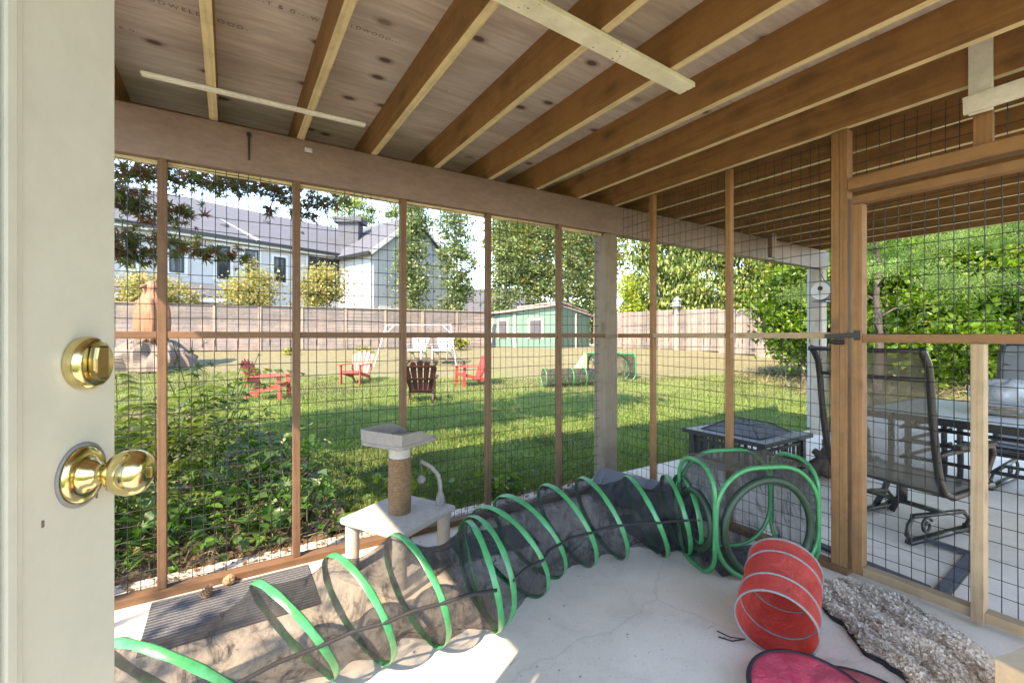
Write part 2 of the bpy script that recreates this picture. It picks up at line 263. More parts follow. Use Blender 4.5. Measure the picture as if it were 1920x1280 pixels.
# ------------------------------------------------------------------ mesh builder
class MB:
    def __init__(s): s.v = []; s.f = []; s.mi = []; s.m = 0; s.smooth = False
    def quad(s, pts): n = len(s.v); s.v += [tuple(p) for p in pts]; s.f.append(tuple(range(n, n+len(pts)))); s.mi.append(s.m)
    def box(s, lo, hi, X=None):
        c = [(x, y, z) for z in (lo[2], hi[2]) for y in (lo[1], hi[1]) for x in (lo[0], hi[0])]
        if X is not None: c = [tuple(X @ Vector(p)) for p in c]
        n = len(s.v); s.v += c
        for f in ((0, 2, 3, 1), (4, 5, 7, 6), (0, 1, 5, 4), (2, 6, 7, 3), (0, 4, 6, 2), (1, 3, 7, 5)): s.f.append(tuple(n+i for i in f)); s.mi.append(s.m)
        return s
    def bar(s, p, q, wd, ht, up=(0, 0, 1)):
        p, q = Vector(p), Vector(q); return s.box((0, -wd/2, -ht/2), ((q-p).length, wd/2, ht/2), frame(p, q, up))
    def tube(s, pts, r, seg=8, closed=False, cap=True, flat=None):
        pts = [Vector(p) for p in pts]; n = len(pts); base = len(s.v); rr = r if isinstance(r, (list, tuple)) else [r]*n
        up = None
        for i, p in enumerate(pts):
            a = pts[i-1] if (i > 0 or closed) else p; b = pts[(i+1) % n] if (i < n-1 or closed) else p
            d = (b-a).normalized() if (b-a).length > 1e-9 else Vector((0, 0, 1))
            if up is None: up = Vector((0, 0, 1)) if abs(d.z) < .9 else Vector((1, 0, 0))
            e = d.cross(up); e = e.normalized() if e.length > 1e-6 else d.orthogonal().normalized(); up = e.cross(d).normalized()
            for k in range(seg):
                t = 2*math.pi*k/seg; s.v.append(tuple(p + e*math.cos(t)*rr[i] + up*math.sin(t)*rr[i]*(flat or 1)))
        for i in range(n if closed else n-1):
            for k in range(seg):
                a = base+i*seg+k; b = base+i*seg+(k+1) % seg; c2 = base+((i+1) % n)*seg; s.f.append((a, b, c2+(k+1) % seg, c2+k)); s.mi.append(s.m)
        if cap and not closed:
            s.f.append(tuple(base+k for k in range(seg))[::-1]); s.f.append(tuple(base+(n-1)*seg+k for k in range(seg))); s.mi += [s.m]*2
        return s
    def lathe(s, prof, seg=32, X=None, cap=True):
        base = len(s.v)
        for r, z in prof:
            for k in range(seg):
                t = 2*math.pi*k/seg; p = Vector((r*math.cos(t), r*math.sin(t), z)); s.v.append(tuple(X @ p if X is not None else p))
        for i in range(len(prof)-1):
            for k in range(seg): s.f.append((base+i*seg+k, base+i*seg+(k+1) % seg, base+(i+1)*seg+(k+1) % seg, base+(i+1)*seg+k)); s.mi.append(s.m)
        if cap:
            s.f.append(tuple(base+k for k in range(seg))[::-1]); s.f.append(tuple(base+(len(prof)-1)*seg+k for k in range(seg))); s.mi += [s.m]*2
        return s
    def grid(s, fn, nu, nv, wu=False):
        base = len(s.v)
        for i in range(nu+ (0 if wu else 1)):
            for j in range(nv+1): s.v.append(tuple(fn(i/nu, j/nv)))
        n = nu if wu else nu+1
        for i in range(nu):
            for j in range(nv): a = base+i*(nv+1)+j; b = base+((i+1) % n)*(nv+1)+j; s.f.append((a, b, b+1, a+1)); s.mi.append(s.m)
        return s
    def prism(s, poly, z0, z1, X=None):
        n = len(poly); base = len(s.v); pp = [(*p, z0) for p in poly]+[(*p, z1) for p in poly]
        s.v += [tuple(X @ Vector(p)) if X is not None else p for p in pp]
        s.f.append(tuple(base+i for i in range(n))[::-1]); s.f.append(tuple(base+n+i for i in range(n)))
        for i in range(n): s.f.append((base+i, base+(i+1) % n, base+n+(i+1) % n, base+n+i))
        s.mi += [s.m]*(n+2); return s
    def build(s, name, mats, parent=None, world=False, smooth=None, bevel=0, solid=0, mw=None):
        me = bpy.data.meshes.new(name); me.from_pydata(s.v, [], s.f)
        mats = mats if isinstance(mats, (list, tuple)) else [mats]
        for m in mats: me.materials.append(m)
        if len(mats) > 1: me.polygons.foreach_set('material_index', s.mi)
        sm = s.smooth if smooth is None else smooth
        if sm:
            me.polygons.foreach_set('use_smooth', [True]*len(me.polygons))
            if sm == 'auto':
                try: me.set_sharp_from_angle(angle=R(38))
                except Exception: pass
        me.update(); return link(name, me, parent, world, bevel, solid, mw)
def link(name, me, parent=None, world=False, bevel=0, solid=0, mw=None):
    o = bpy.data.objects.new(name, me); COL.objects.link(o)
    if mw is not None: o.matrix_basis = mw
    if parent is not None:
        o.parent = parent
        if world: o.matrix_parent_inverse = inv(parent)
    if bevel:
        b = o.modifiers.new('bevel', 'BEVEL'); b.width = bevel; b.segments = 2; b.limit_method = 'ANGLE'
    if solid:
        b = o.modifiers.new('thickness', 'SOLIDIFY'); b.thickness = solid
    return o
def inv(p):
    m = p.matrix_basis.copy(); q = p
    while q.parent is not None: m = q.parent.matrix_basis @ q.matrix_parent_inverse @ m; q = q.parent
    return m.inverted()
def frame(p, q, up=(0, 0, 1)):
    p, q = Vector(p), Vector(q); x = (q-p).normalized(); u = Vector(up)
    y = u.cross(x); y = y.normalized() if y.length > 1e-6 else x.orthogonal().normalized(); z = x.cross(y)
    return Matrix(((x.x, y.x, z.x, p.x), (x.y, y.y, z.y, p.y), (x.z, y.z, z.z, p.z), (0, 0, 0, 1)))
def tag(o, label=None, cat=None, group=None, kind=None):
    for k, v in (('label', label), ('category', cat), ('group', group), ('kind', kind)):
        if v: o[k] = v
    return o
def thing(name, label, cat, loc=(0, 0, 0), rz=0, group=None):
    o = bpy.data.objects.new(name, None); COL.objects.link(o); o.matrix_basis = Matrix.Translation(Vector(loc)) @ Matrix.Rotation(rz, 4, 'Z')
    o.empty_display_size = .1; return tag(o, label, cat, group)
def tree_copy(o, parent=None):
    c = o.copy(); COL.objects.link(c)
    if parent is not None: c.parent = parent
    for ch in list(o.children): tree_copy(ch, c)
    return c
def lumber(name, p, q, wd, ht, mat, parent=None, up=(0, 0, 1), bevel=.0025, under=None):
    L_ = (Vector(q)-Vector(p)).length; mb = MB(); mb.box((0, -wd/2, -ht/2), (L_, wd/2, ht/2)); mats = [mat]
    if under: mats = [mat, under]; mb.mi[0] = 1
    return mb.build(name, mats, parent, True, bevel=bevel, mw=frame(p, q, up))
# vectorised scatter of a leaf template
def frames(nrm, spin):
    n = nrm/np.linalg.norm(nrm, axis=1, keepdims=True); a = np.where(np.abs(n[:, 2:3]) < .95, np.array([[0, 0, 1.]]), np.array([[1., 0, 0]]))
    x = np.cross(a, n); x /= np.linalg.norm(x, axis=1, keepdims=True); y = np.cross(n, x); c, s_ = np.cos(spin)[:, None], np.sin(spin)[:, None]
    return np.stack([x*c+y*s_, -x*s_+y*c, n], axis=2)
def scatter(name, T, faces, pos, Rm, scl, mat, parent=None, world=False):
    T = np.asarray(T, float); n, k = len(pos), len(T); scl = np.broadcast_to(np.asarray(scl, float), (n,))
    V = np.einsum('nij,kj->nki', Rm, T)*scl[:, None, None] + pos[:, None, :]
    me = bpy.data.meshes.new(name); me.vertices.add(n*k); me.vertices.foreach_set('co', V.astype(np.float32).ravel())
    fl = np.concatenate([np.array(f) for f in faces]); ln = np.array([len(f) for f in faces]); off = np.arange(n)*k
    li = (fl[None, :]+off[:, None]).ravel(); tot = np.tile(ln, n); st = np.concatenate([[0], np.cumsum(tot)[:-1]])
    me.loops.add(len(li)); me.loops.foreach_set('vertex_index', li.astype(np.int32)); me.polygons.add(len(tot))
    me.polygons.foreach_set('loop_start', st.astype(np.int32)); me.polygons.foreach_set('loop_total', tot.astype(np.int32))
    me.materials.append(mat); me.update(calc_edges=True); me.validate(); return link(name, me, parent, world)
LEAF = ([(0, 0, 0), (.5, .32, .10), (1, 0, 0), (.5, -.32, .10)], [(0, 1, 2), (0, 2, 3)])
QUADLEAF = ([(0, 0, 0), (.45, .36, .06), (1, 0, -.05), (.45, -.36, .06)], [(0, 3, 2, 1)])
def palmate():
    v = [(0, 0, 0)]; tips = [-125, -78, -36, 0, 36, 78, 125]; ln = [.42, .72, .95, 1.05, .95, .72, .42]
    for i, (a, l) in enumerate(zip(tips, ln)):
        v.append((l*math.cos(R(a)), l*math.sin(R(a)), -.12*l))
        if i < 6: b = (a+tips[i+1])/2; v.append((.26*math.cos(R(b)), .26*math.sin(R(b)), .03))
    return v, [tuple(range(len(v)))[::-1]]
PALM = palmate()
def rnd(n): return rng.normal(size=(n, 3))
def clumped(n, blobs, clump, spread, shell=.55):
    """points gathered round clump centres spread through ellipsoids (centre, radii)"""
    vol = np.array([b[1][0]*b[1][1]*b[1][2] for b in blobs])**.67; out = []
    for (c, r), fr in zip(blobs, vol/vol.sum()):
        k = max(3, int(clump*fr)); d = rnd(k); d /= np.linalg.norm(d, axis=1, keepdims=True)
        rad = shell + (1-shell)*rng.random((k, 1))**.7
        cc = np.array(c)+d*rad*np.array(r); m = int(n*fr); idx = rng.integers(0, k, m)
        out.append(cc[idx]+rnd(m)*np.array([1, 1, .7])*spread*(.5+rng.random((k, 1))[idx]))
    return np.concatenate(out)
def foliage(name, mat, parent, pts, size, tmpl=LEAF, up=.7, droop=0, world=False):
    n = len(pts); nr = rnd(n)+np.array([0, 0, up]); Rm = frames(nr, rng.random(n)*6.283)
    if droop:
        x = Rm[:, :, 0].copy(); x[:, 2] = -abs(x[:, 2])-droop; x /= np.linalg.norm(x, axis=1, keepdims=True)
        nn = rnd(n); nn -= (nn*x).sum(1, keepdims=True)*x; nn /= np.linalg.norm(nn, axis=1, keepdims=True); Rm = np.stack([x, np.cross(nn, x), nn], axis=2)
    return scatter(name, tmpl[0], tmpl[1], pts, Rm, size*(.6+.8*rng.random(n)), mat, parent, world)
def limbs(mb, base, top, r0, n, reach, r1=.3, start=.35, seg=7):
    base, top = Vector(base), Vector(top); k = 6
    tr = [base.lerp(top, i/k)+Vector((random.uniform(-1, 1), random.uniform(-1, 1), 0))*r0*.5*(i > 0) for i in range(k+1)]
    mb.tube(tr, [r0*(1.25 if i == 0 else 1-(1-r1)*i/k) for i in range(k+1)], seg)
    for i in range(n):
        f = start+(1-start)*i/max(1, n); p = base.lerp(top, f); a = i*2.4+random.random(); q = p+Vector((math.cos(a)*reach, math.sin(a)*reach, reach*random.uniform(.25, .8)))
        m_ = p.lerp(q, .5)+Vector((0, 0, reach*.08)); rr = r0*(1-(1-r1)*f)*.5; mb.tube([p, m_, q], [rr, rr*.6, rr*.25], 5)
    return mb
def make_tree(name, label, cat, l, z, height, blobs, leaf, nleaf, size, clump=40, spread=.35, trunk=.16, up=.7, droop=0, tmpl=LEAF, group=None, bark='bark', nl=5, base=None, shell=.55, reach=None):
    p = C(l, z); p.z = ground(p.x, p.y) if base is None else base
    t = thing(name, label, cat, p, 0, group)
    mb = MB(); limbs(mb, (0, 0, -.1), (0, 0, height*.8), trunk, nl, reach or max(b[1][0] for b in blobs)*.75); mb.build('trunk', M[bark], t, smooth=True)
    foliage('crown', L[leaf], t, clumped(nleaf, blobs, clump, spread, shell), size, tmpl, up, droop); return t
# ================================================================== SETTING
def lawn():
    rs = [2.2+.25*i for i in range(60)]+[18+.5*i for i in range(20)]+[30, 40, 60, 100, 200, 500, 1200]; na = 160; mb = MB()
    for r in rs:
        for k in range(na):
            a = 2*math.pi*k/na; x, y = r*math.sin(a), r*math.cos(a); mb.v.append((x, y, ground(x, y)+(random.uniform(-.012, .012) if r < 40 else 0)))
    for i in range(len(rs)-1):
        for k in range(na): mb.f.append((i*na+k, i*na+(k+1) % na, (i+1)*na+(k+1) % na, (i+1)*na+k)[::-1]); mb.mi.append(0)
    mb.f.append(tuple(range(na))[::-1]); mb.mi.append(0)
    tag(mb.build('lawn', M['lawn'], smooth=True), kind='structure')
lawn()
mb = MB(); mb.box((-2.6, -1.0, -.12), (8.6, 3.02, 0)); tag(mb.build('patio', M['concrete'], bevel=.01), kind='structure')
BEDP = [(-6, 3.03), (.62, 3.03), (.72, 4.2), (.72, 5.6), (.45, 7), (.0, 9), (-1.0, 11), (-6, 12)]
def in_poly(x, y, poly):
    c = False; n = len(poly)
    for i in range(n):
        (x1, y1), (x2, y2) = poly[i], poly[(i+1) % n]
        if (y1 > y) != (y2 > y) and x < (x2-x1)*(y-y1)/(y2-y1)+x1: c = not c
    return c
def bed():
    bm = bmesh.new(); vs_ = []; st = .16
    for i in range(44):
        row = []
        for j in range(56):
            x, y = -6+i*st, 3.03+j*st; row.append(bm.verts.new((x, y, ground(x, y)+.035+random.uniform(-.02, .025))))
        vs_.append(row)
    for i in range(43):
        for j in range(55):
            x, y = -6+(i+.5)*st, 3.03+(j+.5)*st
            if in_poly(x, y, BEDP): bm.faces.new((vs_[i][j], vs_[i+1][j], vs_[i+1][j+1], vs_[i][j+1]))
    for v in [v for v in bm.verts if not v.link_faces]: bm.verts.remove(v)
    me = bpy.data.meshes.new('garden_bed'); bm.to_mesh(me); me.materials.append(M['soil']); tag(link('garden_bed', me), kind='structure')
bed()
mb = MB()      # far forested ridge
def hillf(u, v):
    a = -1.1+u*2.4; d = 520+v*260; h = (26+38*math.exp(-((a+.06)/.22)**2)+10*math.sin(a*5)+3*math.sin(a*31))*math.sin(min(1, v*1.6)*1.57)
    p = C(math.tan(a*.62)*d, d); return (p.x, p.y, h-1)
mb.grid(hillf, 90, 14); tag(mb.build('hills', M['hill'], smooth=True), kind='structure')
# ================================================================== DECK OVERHEAD
YB = 2.76; ZB0, ZB1, ZJ = 2.135, 2.372, 2.556
deck = thing('wooden_deck', 'raised wooden deck overhead with brown painted beam and fir joists', 'deck', (2.73, 2.83, 0))
lumber('beam', (-1.25, YB+.045, (ZB0+ZB1)/2), (6.62, YB+.045, (ZB0+ZB1)/2), .09, ZB1-ZB0, M['beam'], deck)
for k in range(-3, 17):
    x = -.066+.4064*k
    if x < -1.22: continue
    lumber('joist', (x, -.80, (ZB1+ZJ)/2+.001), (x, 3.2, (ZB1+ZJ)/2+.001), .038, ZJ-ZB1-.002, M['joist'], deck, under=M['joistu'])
lumber('rim_board', (-1.24, 3.22, (ZB1+ZJ)/2), (6.6, 3.22, (ZB1+ZJ)/2), .038, ZJ-ZB1, M['joist'], deck)
MBp = MB(); MBp.box((-1.25, -.85, ZJ), (6.55, 3.26, ZJ+.03)); plyo = MBp.build('plywood_sheet', M['ply'], deck, True)
lumber('post', (2.73, 2.83, -.01), (2.73, 2.83, ZB0-.001), .14, .14, M['post'], deck, up=(0, 1, 0), bevel=.008)
lumber('post', (6.50, 2.83, -.01), (6.50, 2.83, ZB0-.001), .14, .14, M['postw'], deck, up=(0, 1, 0), bevel=.008)
for (x, y) in ((4.98, 2.62), (6.62, 2.60)):
    lumber('hanger_block', (x, y, 2.12), (x, y, 2.371), .09, .05, M['beam'], deck, up=(0, 1, 0))
def stamp(txt, x, y, size):
    cu = bpy.data.curves.new('stamp', 'FONT'); cu.body = txt; cu.size = size; cu.space_character = 1.35
    tmp = bpy.data.objects.new('stamp', cu); COL.objects.link(tmp); dg = bpy.context.evaluated_depsgraph_get()
    me = bpy.data.meshes.new_from_object(tmp.evaluated_get(dg)); bpy.data.objects.remove(tmp)
    me.materials.clear(); me.materials.append(M['ink'])
    mw = Matrix.Translation((x, y, ZJ-.002)) @ Matrix.Rotation(math.pi, 4, 'X')
    o = link('stamp', me, plyo, True, mw=mw); return o
for a in (('WELDWOODWELDWOOD-', -.46, 2.20, .034), ('-X---T & G---WELD', .03, 1.98, .032), ('PTS', .44, 1.63, .055), ('WELDWOOD---', .37, 1.94, .03), ('T & G---', -.42, 2.46, .026), ('WELDWOOD', .78, 2.19, .026), ('PTS', 1.18, 1.93, .05)):
    stamp(*a)
hk = MB(); hk.tube([(.09, YB-.012, 2.33), (.09, YB-.014, 2.26), (.09, YB-.012, 2.20)], .006, 6); hk.lathe([(.012, 0), (.012, .012), (.004, .014)], 10, Matrix.Translation((.09, YB, 2.335)) @ Matrix.Rotation(R(90), 4, 'X')); hk.build('hook', M['bronze'], deck, True, smooth='auto')
hk = MB(); hk.box((.36, YB-.008, 2.305), (.40, YB-.0005, 2.33)); hk.box((.368, YB-.016, 2.312), (.39, YB-.008, 2.326)); hk.build('clip', M['alu'], deck, True, bevel=.002)
MBr = MB(); MBr.box((-1.25, 3.20, 2.70), (6.5, 3.225, 3.55)); MBr.build('railing_panel', M['whitewood'], deck, True)
hw = thing('house_wall', 'cream wall stub that the open entry door hangs on', 'house wall', (0, -.1, 0)); mb = MB()
mb.box((-1.25, -.16, 0), (-.50, .02, 2.37)); mb.build('wall', M['wallpaint'], hw, True)
mb = MB(); mb.box((-1.5, 2.803, 2.112), (2.655, 2.815, 2.134)); mb.build('mesh_batten', M['joistu'], deck, True)
# loose boards nailed under the joists
o = lumber('white_batten', (-.31, 2.41, ZB1-.007), (.60, 2.385, ZB1-.007), .032, .013, M['whitewood']); tag(o, 'thin white painted strip nailed under the joists near the brown beam', 'batten')
o = lumber('speckled_board', (.1, 1.19, ZB1-.012), (1.71, 1.265, ZB1-.012), .078, .021, M['speck']); tag(o, 'wider white board with black mould specks nailed across the joists', 'board')
br = thing('board_bracket', 'white painted boards screwed into an L high above the gate', 'bracket', (2.74, .56, 2.3))
lumber('upright', (2.749, .565, 2.235), (2.749, .565, 2.545), .075, .019, M['whitewood'], br, up=(1, 0, 0))
lumber('crosspiece', (2.729, .615, 2.275), (2.729, -.35, 2.295), .019, .075, M['whitewood'], br)
# ================================================================== SCREEN WALLS
def wire_panel(parent, P0, U, width, zlo, zhi, hang=0.0, off=0):
    """welded wire grid: P0 lower start, U direction along the wall"""
    mb = MB(); U = Vector(U); nrm = Vector((-U.y, U.x, 0)); r = .0018; Z = Vector((0, 0, 1))
    nv = int(width/.0508); nh = int((zhi-zlo)/.0762)
    ph = random.random()*6
    def wob(a, z): return nrm*(.0035*math.sin(a*5+z*3+ph)+.002*math.sin(a*13+z*9))
    for i in range(nv+1):
        a = min(width-.001, .012+i*.0508+random.uniform(-.003, .003)); k1, k2 = random.uniform(-.0035, .0035), random.random()*6; z0 = zlo-(hang*random.uniform(.5, 1) if hang else 0)
        mb.tube([Vector(P0)+U*(a+k1*math.sin(z*4+k2))+Z*z+wob(a, z)+nrm*.0022 for z in np.linspace(z0, zhi, 9)], r, 4)
    for j in range(nh+1):
        z = zlo+.02+j*.0762+random.uniform(-.003, .003); k2 = random.random()*6
        mb.tube([Vector(P0)+U*a+Z*(z+.003*math.sin(a*6+k2))+wob(a, z)-nrm*.0012 for a in np.linspace(0, width, 8)], r, 4)
    return mb.build('wire_mesh', M['wire'], parent, True)
ws = thing('screen_wall', 'long wood framed wire screen wall facing the lawn', 'screen wall', (1.2, YB, 0))
XS = [-.88, -.276, .32, .932, 1.548, 2.18]     # studs
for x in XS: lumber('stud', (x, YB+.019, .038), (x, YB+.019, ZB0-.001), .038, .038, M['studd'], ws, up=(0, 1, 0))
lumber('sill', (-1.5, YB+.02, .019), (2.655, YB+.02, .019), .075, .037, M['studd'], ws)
xs = XS+[2.66]
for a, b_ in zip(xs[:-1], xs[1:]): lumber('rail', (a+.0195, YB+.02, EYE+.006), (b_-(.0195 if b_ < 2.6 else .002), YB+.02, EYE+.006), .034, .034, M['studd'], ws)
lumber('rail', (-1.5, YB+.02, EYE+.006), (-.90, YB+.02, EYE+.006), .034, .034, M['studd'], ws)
for a, b_ in zip([-1.5]+XS, xs):
    b_ = min(b_, 2.625); wire_panel(ws, (a, YB+.042, 0), (1, 0, 0), b_-a, .03, EYE-.02); wire_panel(ws, (a, YB+.044, 0), (1, 0, 0), b_-a, EYE-.01, ZB0+.05, hang=.07)
XW = 2.805
wr = thing('screen_wall', 'shorter wood framed wire screen wall beside the gate', 'screen wall', (XW, 1.9, 0))
for y in (2.385, 1.752, 1.127, 1.088): lumber('stud', (XW, y, .038), (XW, y, ZB1-.002), .038, .038 if y > 1.2 else .064, M['stud'], wr, up=(1, 0, 0))
lumber('sill', (XW, 2.74, .019), (XW, 1.068, .019), .075, .037, M['stud'], wr)
for a, b_ in ((2.74, 2.405), (2.365, 1.773), (1.732, 1.148)): lumber('rail', (XW-.012, a, EYE+.004), (XW-.012, b_, EYE+.004), .03, .034, M['studpale'] if a < 2.5 else M['stud'], wr)
lumber('header', (XW, 1.066, 2.072), (XW, -1.2, 2.072), .075, .062, M['stud'], wr)
lumber('cripple', (XW, .567, 2.105), (XW, .567, ZB1-.002), .06, .038, M['stud'], wr, up=(1, 0, 0))
lumber('stud', (XW, -.2, .0), (XW, -.2, 2.03), .04, .064, M['stud'], wr, up=(1, 0, 0))
lumber('sill', (XW, -.24, .019), (XW, -1.2, .019), .075, .037, M['stud'], wr)
for a, b_ in ((2.75, 2.385), (2.385, 1.752), (1.752, 1.1)):
    wire_panel(wr, (XW+.036, a, 0), (0, -1, 0), a-b_, .03, EYE-.02); wire_panel(wr, (XW+.038, a, 0), (0, -1, 0), a-b_, EYE-.01, ZB1-.01, hang=.06)
wire_panel(wr, (XW+.04, 1.07, 0), (0, -1, 0), 1.3, 2.09, ZB1)
# gate
gt = thing('screen_gate', 'wire mesh gate with wooden frame and black latch', 'gate', (XW-.005, 1.02, 0))
XG = XW-.006
lumber('stile', (XG, 1.024, .03), (XG, 1.024, 1.958), .045, .06, M['stud'], gt, up=(1, 0, 0))
lumber('rail', (XG, 1.047, 1.982), (XG, -.16, 1.982), .06, .042, M['stud'], gt)
lumber('rail', (XG-.01, 1.001, EYE-.012), (XG-.01, -.16, EYE-.012), .04, .042, M['stud'], gt)
lumber('rail', (XG, 1.0005, .052), (XG, -.16, .052), .06, .044, M['studpale'], gt)
lumber('mid_stile', (XG-.012, .577, .02), (XG-.012, .577, EYE-.034), .042, .07, M['studpale'], gt, up=(1, 0, 0))
lumber('stile', (XG, -.137, .075), (XG, -.137, 1.958), .045, .06, M['stud'], gt, up=(1, 0, 0))
wire_panel(gt, (XG+.034, 1.04, 0), (0, -1, 0), 1.2, .04, EYE-.01); wire_panel(gt, (XG+.036, 1.04, 0), (0, -1, 0), 1.2, EYE-.03, 1.99)
mb = MB(); mb.bar((XG-.036, 1.17, EYE), (XG-.036, 1.03, EYE+.006), .012, .022, (0, 0, 1)); mb.box((XG-.045, 1.08, EYE-.045), (XG-.0315, 1.125, EYE-.012)); mb.tube([(XG-.046, 1.135, EYE-.03), (XG-.046, 1.08, EYE-.035)], .011, 10)
mb.box((XG-.042, 1.01, EYE-.02), (XG-.0312, 1.034, EYE+.03)); mb.build('latch', M['black'], gt, True, bevel=.002)
# ================================================================== ENTRY DOOR in the near left
DE = Vector((-.138, .852, 0)); DH = Vector((-.40, -.9165, 0)).normalized(); DN = Vector((-DH.y, DH.x, 0))   # edge, towards hinge, face normal
DX = Matrix(((DH.x, DN.x, 0, DE.x), (DH.y, DN.y, 0, DE.y), (0, 0, 1, 0), (0, 0, 0, 1)))
ed = thing('entry_door', 'cream painted entry door standing open with brass knob and deadbolt', 'door', (0, 0, 0)); ed.matrix_basis = DX
mb = MB(); mb.box((0, -.044, .03), (.15, 0, 2.06)); mb.build('lock_stile', M['door'], ed, bevel=.003)
mb = MB(); mb.box((.1505, -.044, 1.9), (.72, -.0005, 2.06)); mb.box((.1505, -.044, .03), (.72, -.0005, .28)); mb.box((.7205, -.044, .03), (.86, 0, 2.06)); mb.build('door_frame_rails', M['door'], ed, bevel=.003)
mb = MB()
for a, b_, h in ((.151, .163, .006), (.164, .178, .012), (.1785, .2, .008)): mb.box((a, .0004, .26+a), (b_, h, 2.07-a)); 
mb.box((.2005, .0004, 1.87), (.70, .010, 1.905)); mb.box((.2005, .0004, .40), (.70, .010, .44)); mb.build('lite_moulding', M['door'], ed, bevel=.002)
mb = MB(); mb.box((.2, -.03, .44), (.70, -.02, 1.87)); mb.build('glass_lite', M['glass'], ed)
AX = lambda x, z: Matrix.Translation((x, 0, z)) @ Matrix.Rotation(R(-90), 4, 'X')     # lathe axis along the face normal
kn = MB(); kn.lathe([(.036, .0005), (.0365, .003), (.034, .0065), (.026, .0075), (.019, .0085), (.0175, .017), (.015, .019), (.0125, .022), (.0125, .032), (.018, .0345), (.024, .040), (.028, .048), (.0298, .057), (.029, .066), (.0255, .0735), (.018, .0785), (.009, .080), (.0, .0802)], 40, AX(.062, 1.09), False)
ko = kn.build('knob', M['brass'], ed, smooth=True)
mb = MB(); mb.box((.062-.0025, .0795, 1.09-.008), (.062+.0025, .084, 1.09+.008)); mb.build('turn_button', M['brassd'], ko, bevel=.002)
mb = MB(); mb.lathe([(.0415, .0002), (.0415, .002), (.038, .0025)], 40, AX(.062, 1.09), False); mb.build('backplate_ring', M['greyband'], ko, smooth=True)
kn = MB(); kn.lathe([(.0335, .0005), (.0345, .006), (.034, .012), (.031, .0165), (.027, .018), (.0, .0185)], 40, AX(.060, 1.235), False); dbo = kn.build('deadbolt', M['brass'], ed, smooth='auto')
mb = MB(); mb.prism([(-.012, -.023), (.009, -.023), (.013, -.006), (.013, .012), (.006, .022), (-.012, .023)], .0187, .0285, AX(.066, 1.235)); mb.build('thumb_turn', M['brassd'], dbo, bevel=.003)
mb = MB()
for x, z in ((.118, 1.045), (.035, 1.05)): mb.box((x, .0002, z), (x+.003, .0012, z+.008), Matrix.Rotation(R(0), 4, 'Y'))
mb.build('paint_chips', M['ink'], ed)
# ================================================================== THINGS ON THE CATIO FLOOR
def ring_frame(h):
    cx, cy, yaw, lean, r = h; n = Vector((math.cos(yaw), math.sin(yaw), 0)); hh = Vector((-math.sin(yaw), math.cos(yaw), 0))
    u = Vector((0, 0, math.cos(lean)))+n*math.sin(lean); c = Vector((cx, cy, r*math.cos(lean)+.004)); return c, hh, u, n.cross(Vector((0, 0, 1))).cross(u).normalized(), r
def net_tunnel(name, label, hoops, cat='play tunnel', seg=40, bw=.0135, strap=True):
    c0 = ring_frame(hoops[0])[0]; t = thing(name, label, cat, (c0.x, c0.y, 0)); fr = [ring_frame(h) for h in hoops]
    sub = 8
    def pt(u, v):
        a = v*2*math.pi; f = min(u*(len(fr)-1), len(fr)-1-1e-6); i = int(f); k = f-i
        def rp(F, ex=1): return F[0]+F[1]*math.cos(a)*F[4]*ex+F[2]*math.sin(a)*F[4]*ex
        p = rp(fr[i]).lerp(rp(fr[i+1]), k); ce = fr[i][0].lerp(fr[i+1][0], k)
        sag = .055*math.sin(k*math.pi)*(1+.5*math.sin(a*3+i*2.1))+.010*math.sin(a*9+f*7)*math.sin(k*math.pi)
        q = p+(ce-p)*sag/.22; q.z -= .012*math.sin(k*math.pi)*max(0, math.sin(a)); q.z = max(.004+.003*abs(math.sin(a*7+f*3)), q.z); return q
    mb = MB(); mb.grid(pt, (len(fr)-1)*sub, seg); mb.build('netting', M['net'], t, True, smooth=True)
    for F in fr:
        mb = MB(); n = F[3]
        def band(u, v):
            a = u*2*math.pi; q = v*2*math.pi; rr = F[4]+.0035+.0025*math.sin(q); p = F[0]+F[1]*math.cos(a)*rr+F[2]*math.sin(a)*rr+n*bw*math.cos(q)*(1+.08*math.sin(a*11)); p.z = max(.003+.002*math.sin(q), p.z); return p
        mb.grid(band, 56, 8, True); mb.build('hoop', M['green'], t, True, smooth=True)
    if strap:
        pts = []
        for i, F in enumerate(fr):
            q = F[0]-F[1]*math.cos(.22)*(F[4]+.006)+F[2]*math.sin(.22)*(F[4]+.006)
            if i: pts.append(pts[-1].lerp(q, .5)+(F[0].lerp(fr[i-1][0], .5)-q.lerp(pts[-1], .5))*.10)
            pts.append(q)
        mb = MB(); mb.tube(pts, .007, 6); mb.build('strap', M['strap'], t, True, smooth=True)
    return t
net_tunnel('net_tunnel', 'black netting tunnel with green hoops nearest the open door', [(-.62, 1.66, .5, -.3, .22), (-.42, 1.70, .8, -.5, .225), (-.13, 1.75, .75, -.60, .232), (.20, 1.81, .38, -.46, .222), (.42, 1.79, .28, -.30, .225), (.65, 1.78, .16, -.24, .232), (.94, 1.745, -.18, -.18, .225)])
net_tunnel('net_tunnel', 'black netting tunnel with green hoops running into the cube', [(.965, 1.765, .05, -.10, .228), (1.14, 1.85, .22, -.38, .245), (1.32, 1.94, .16, -.42, .245), (1.58, 1.95, -.06, -.38, .24), (1.81, 1.92, -.22, -.36, .24), (2.07, 1.82, -.46, -.38, .235), (2.24, 1.74, -.6, -.2, .22), (2.29, 1.70, -.6, -.1, .22)])
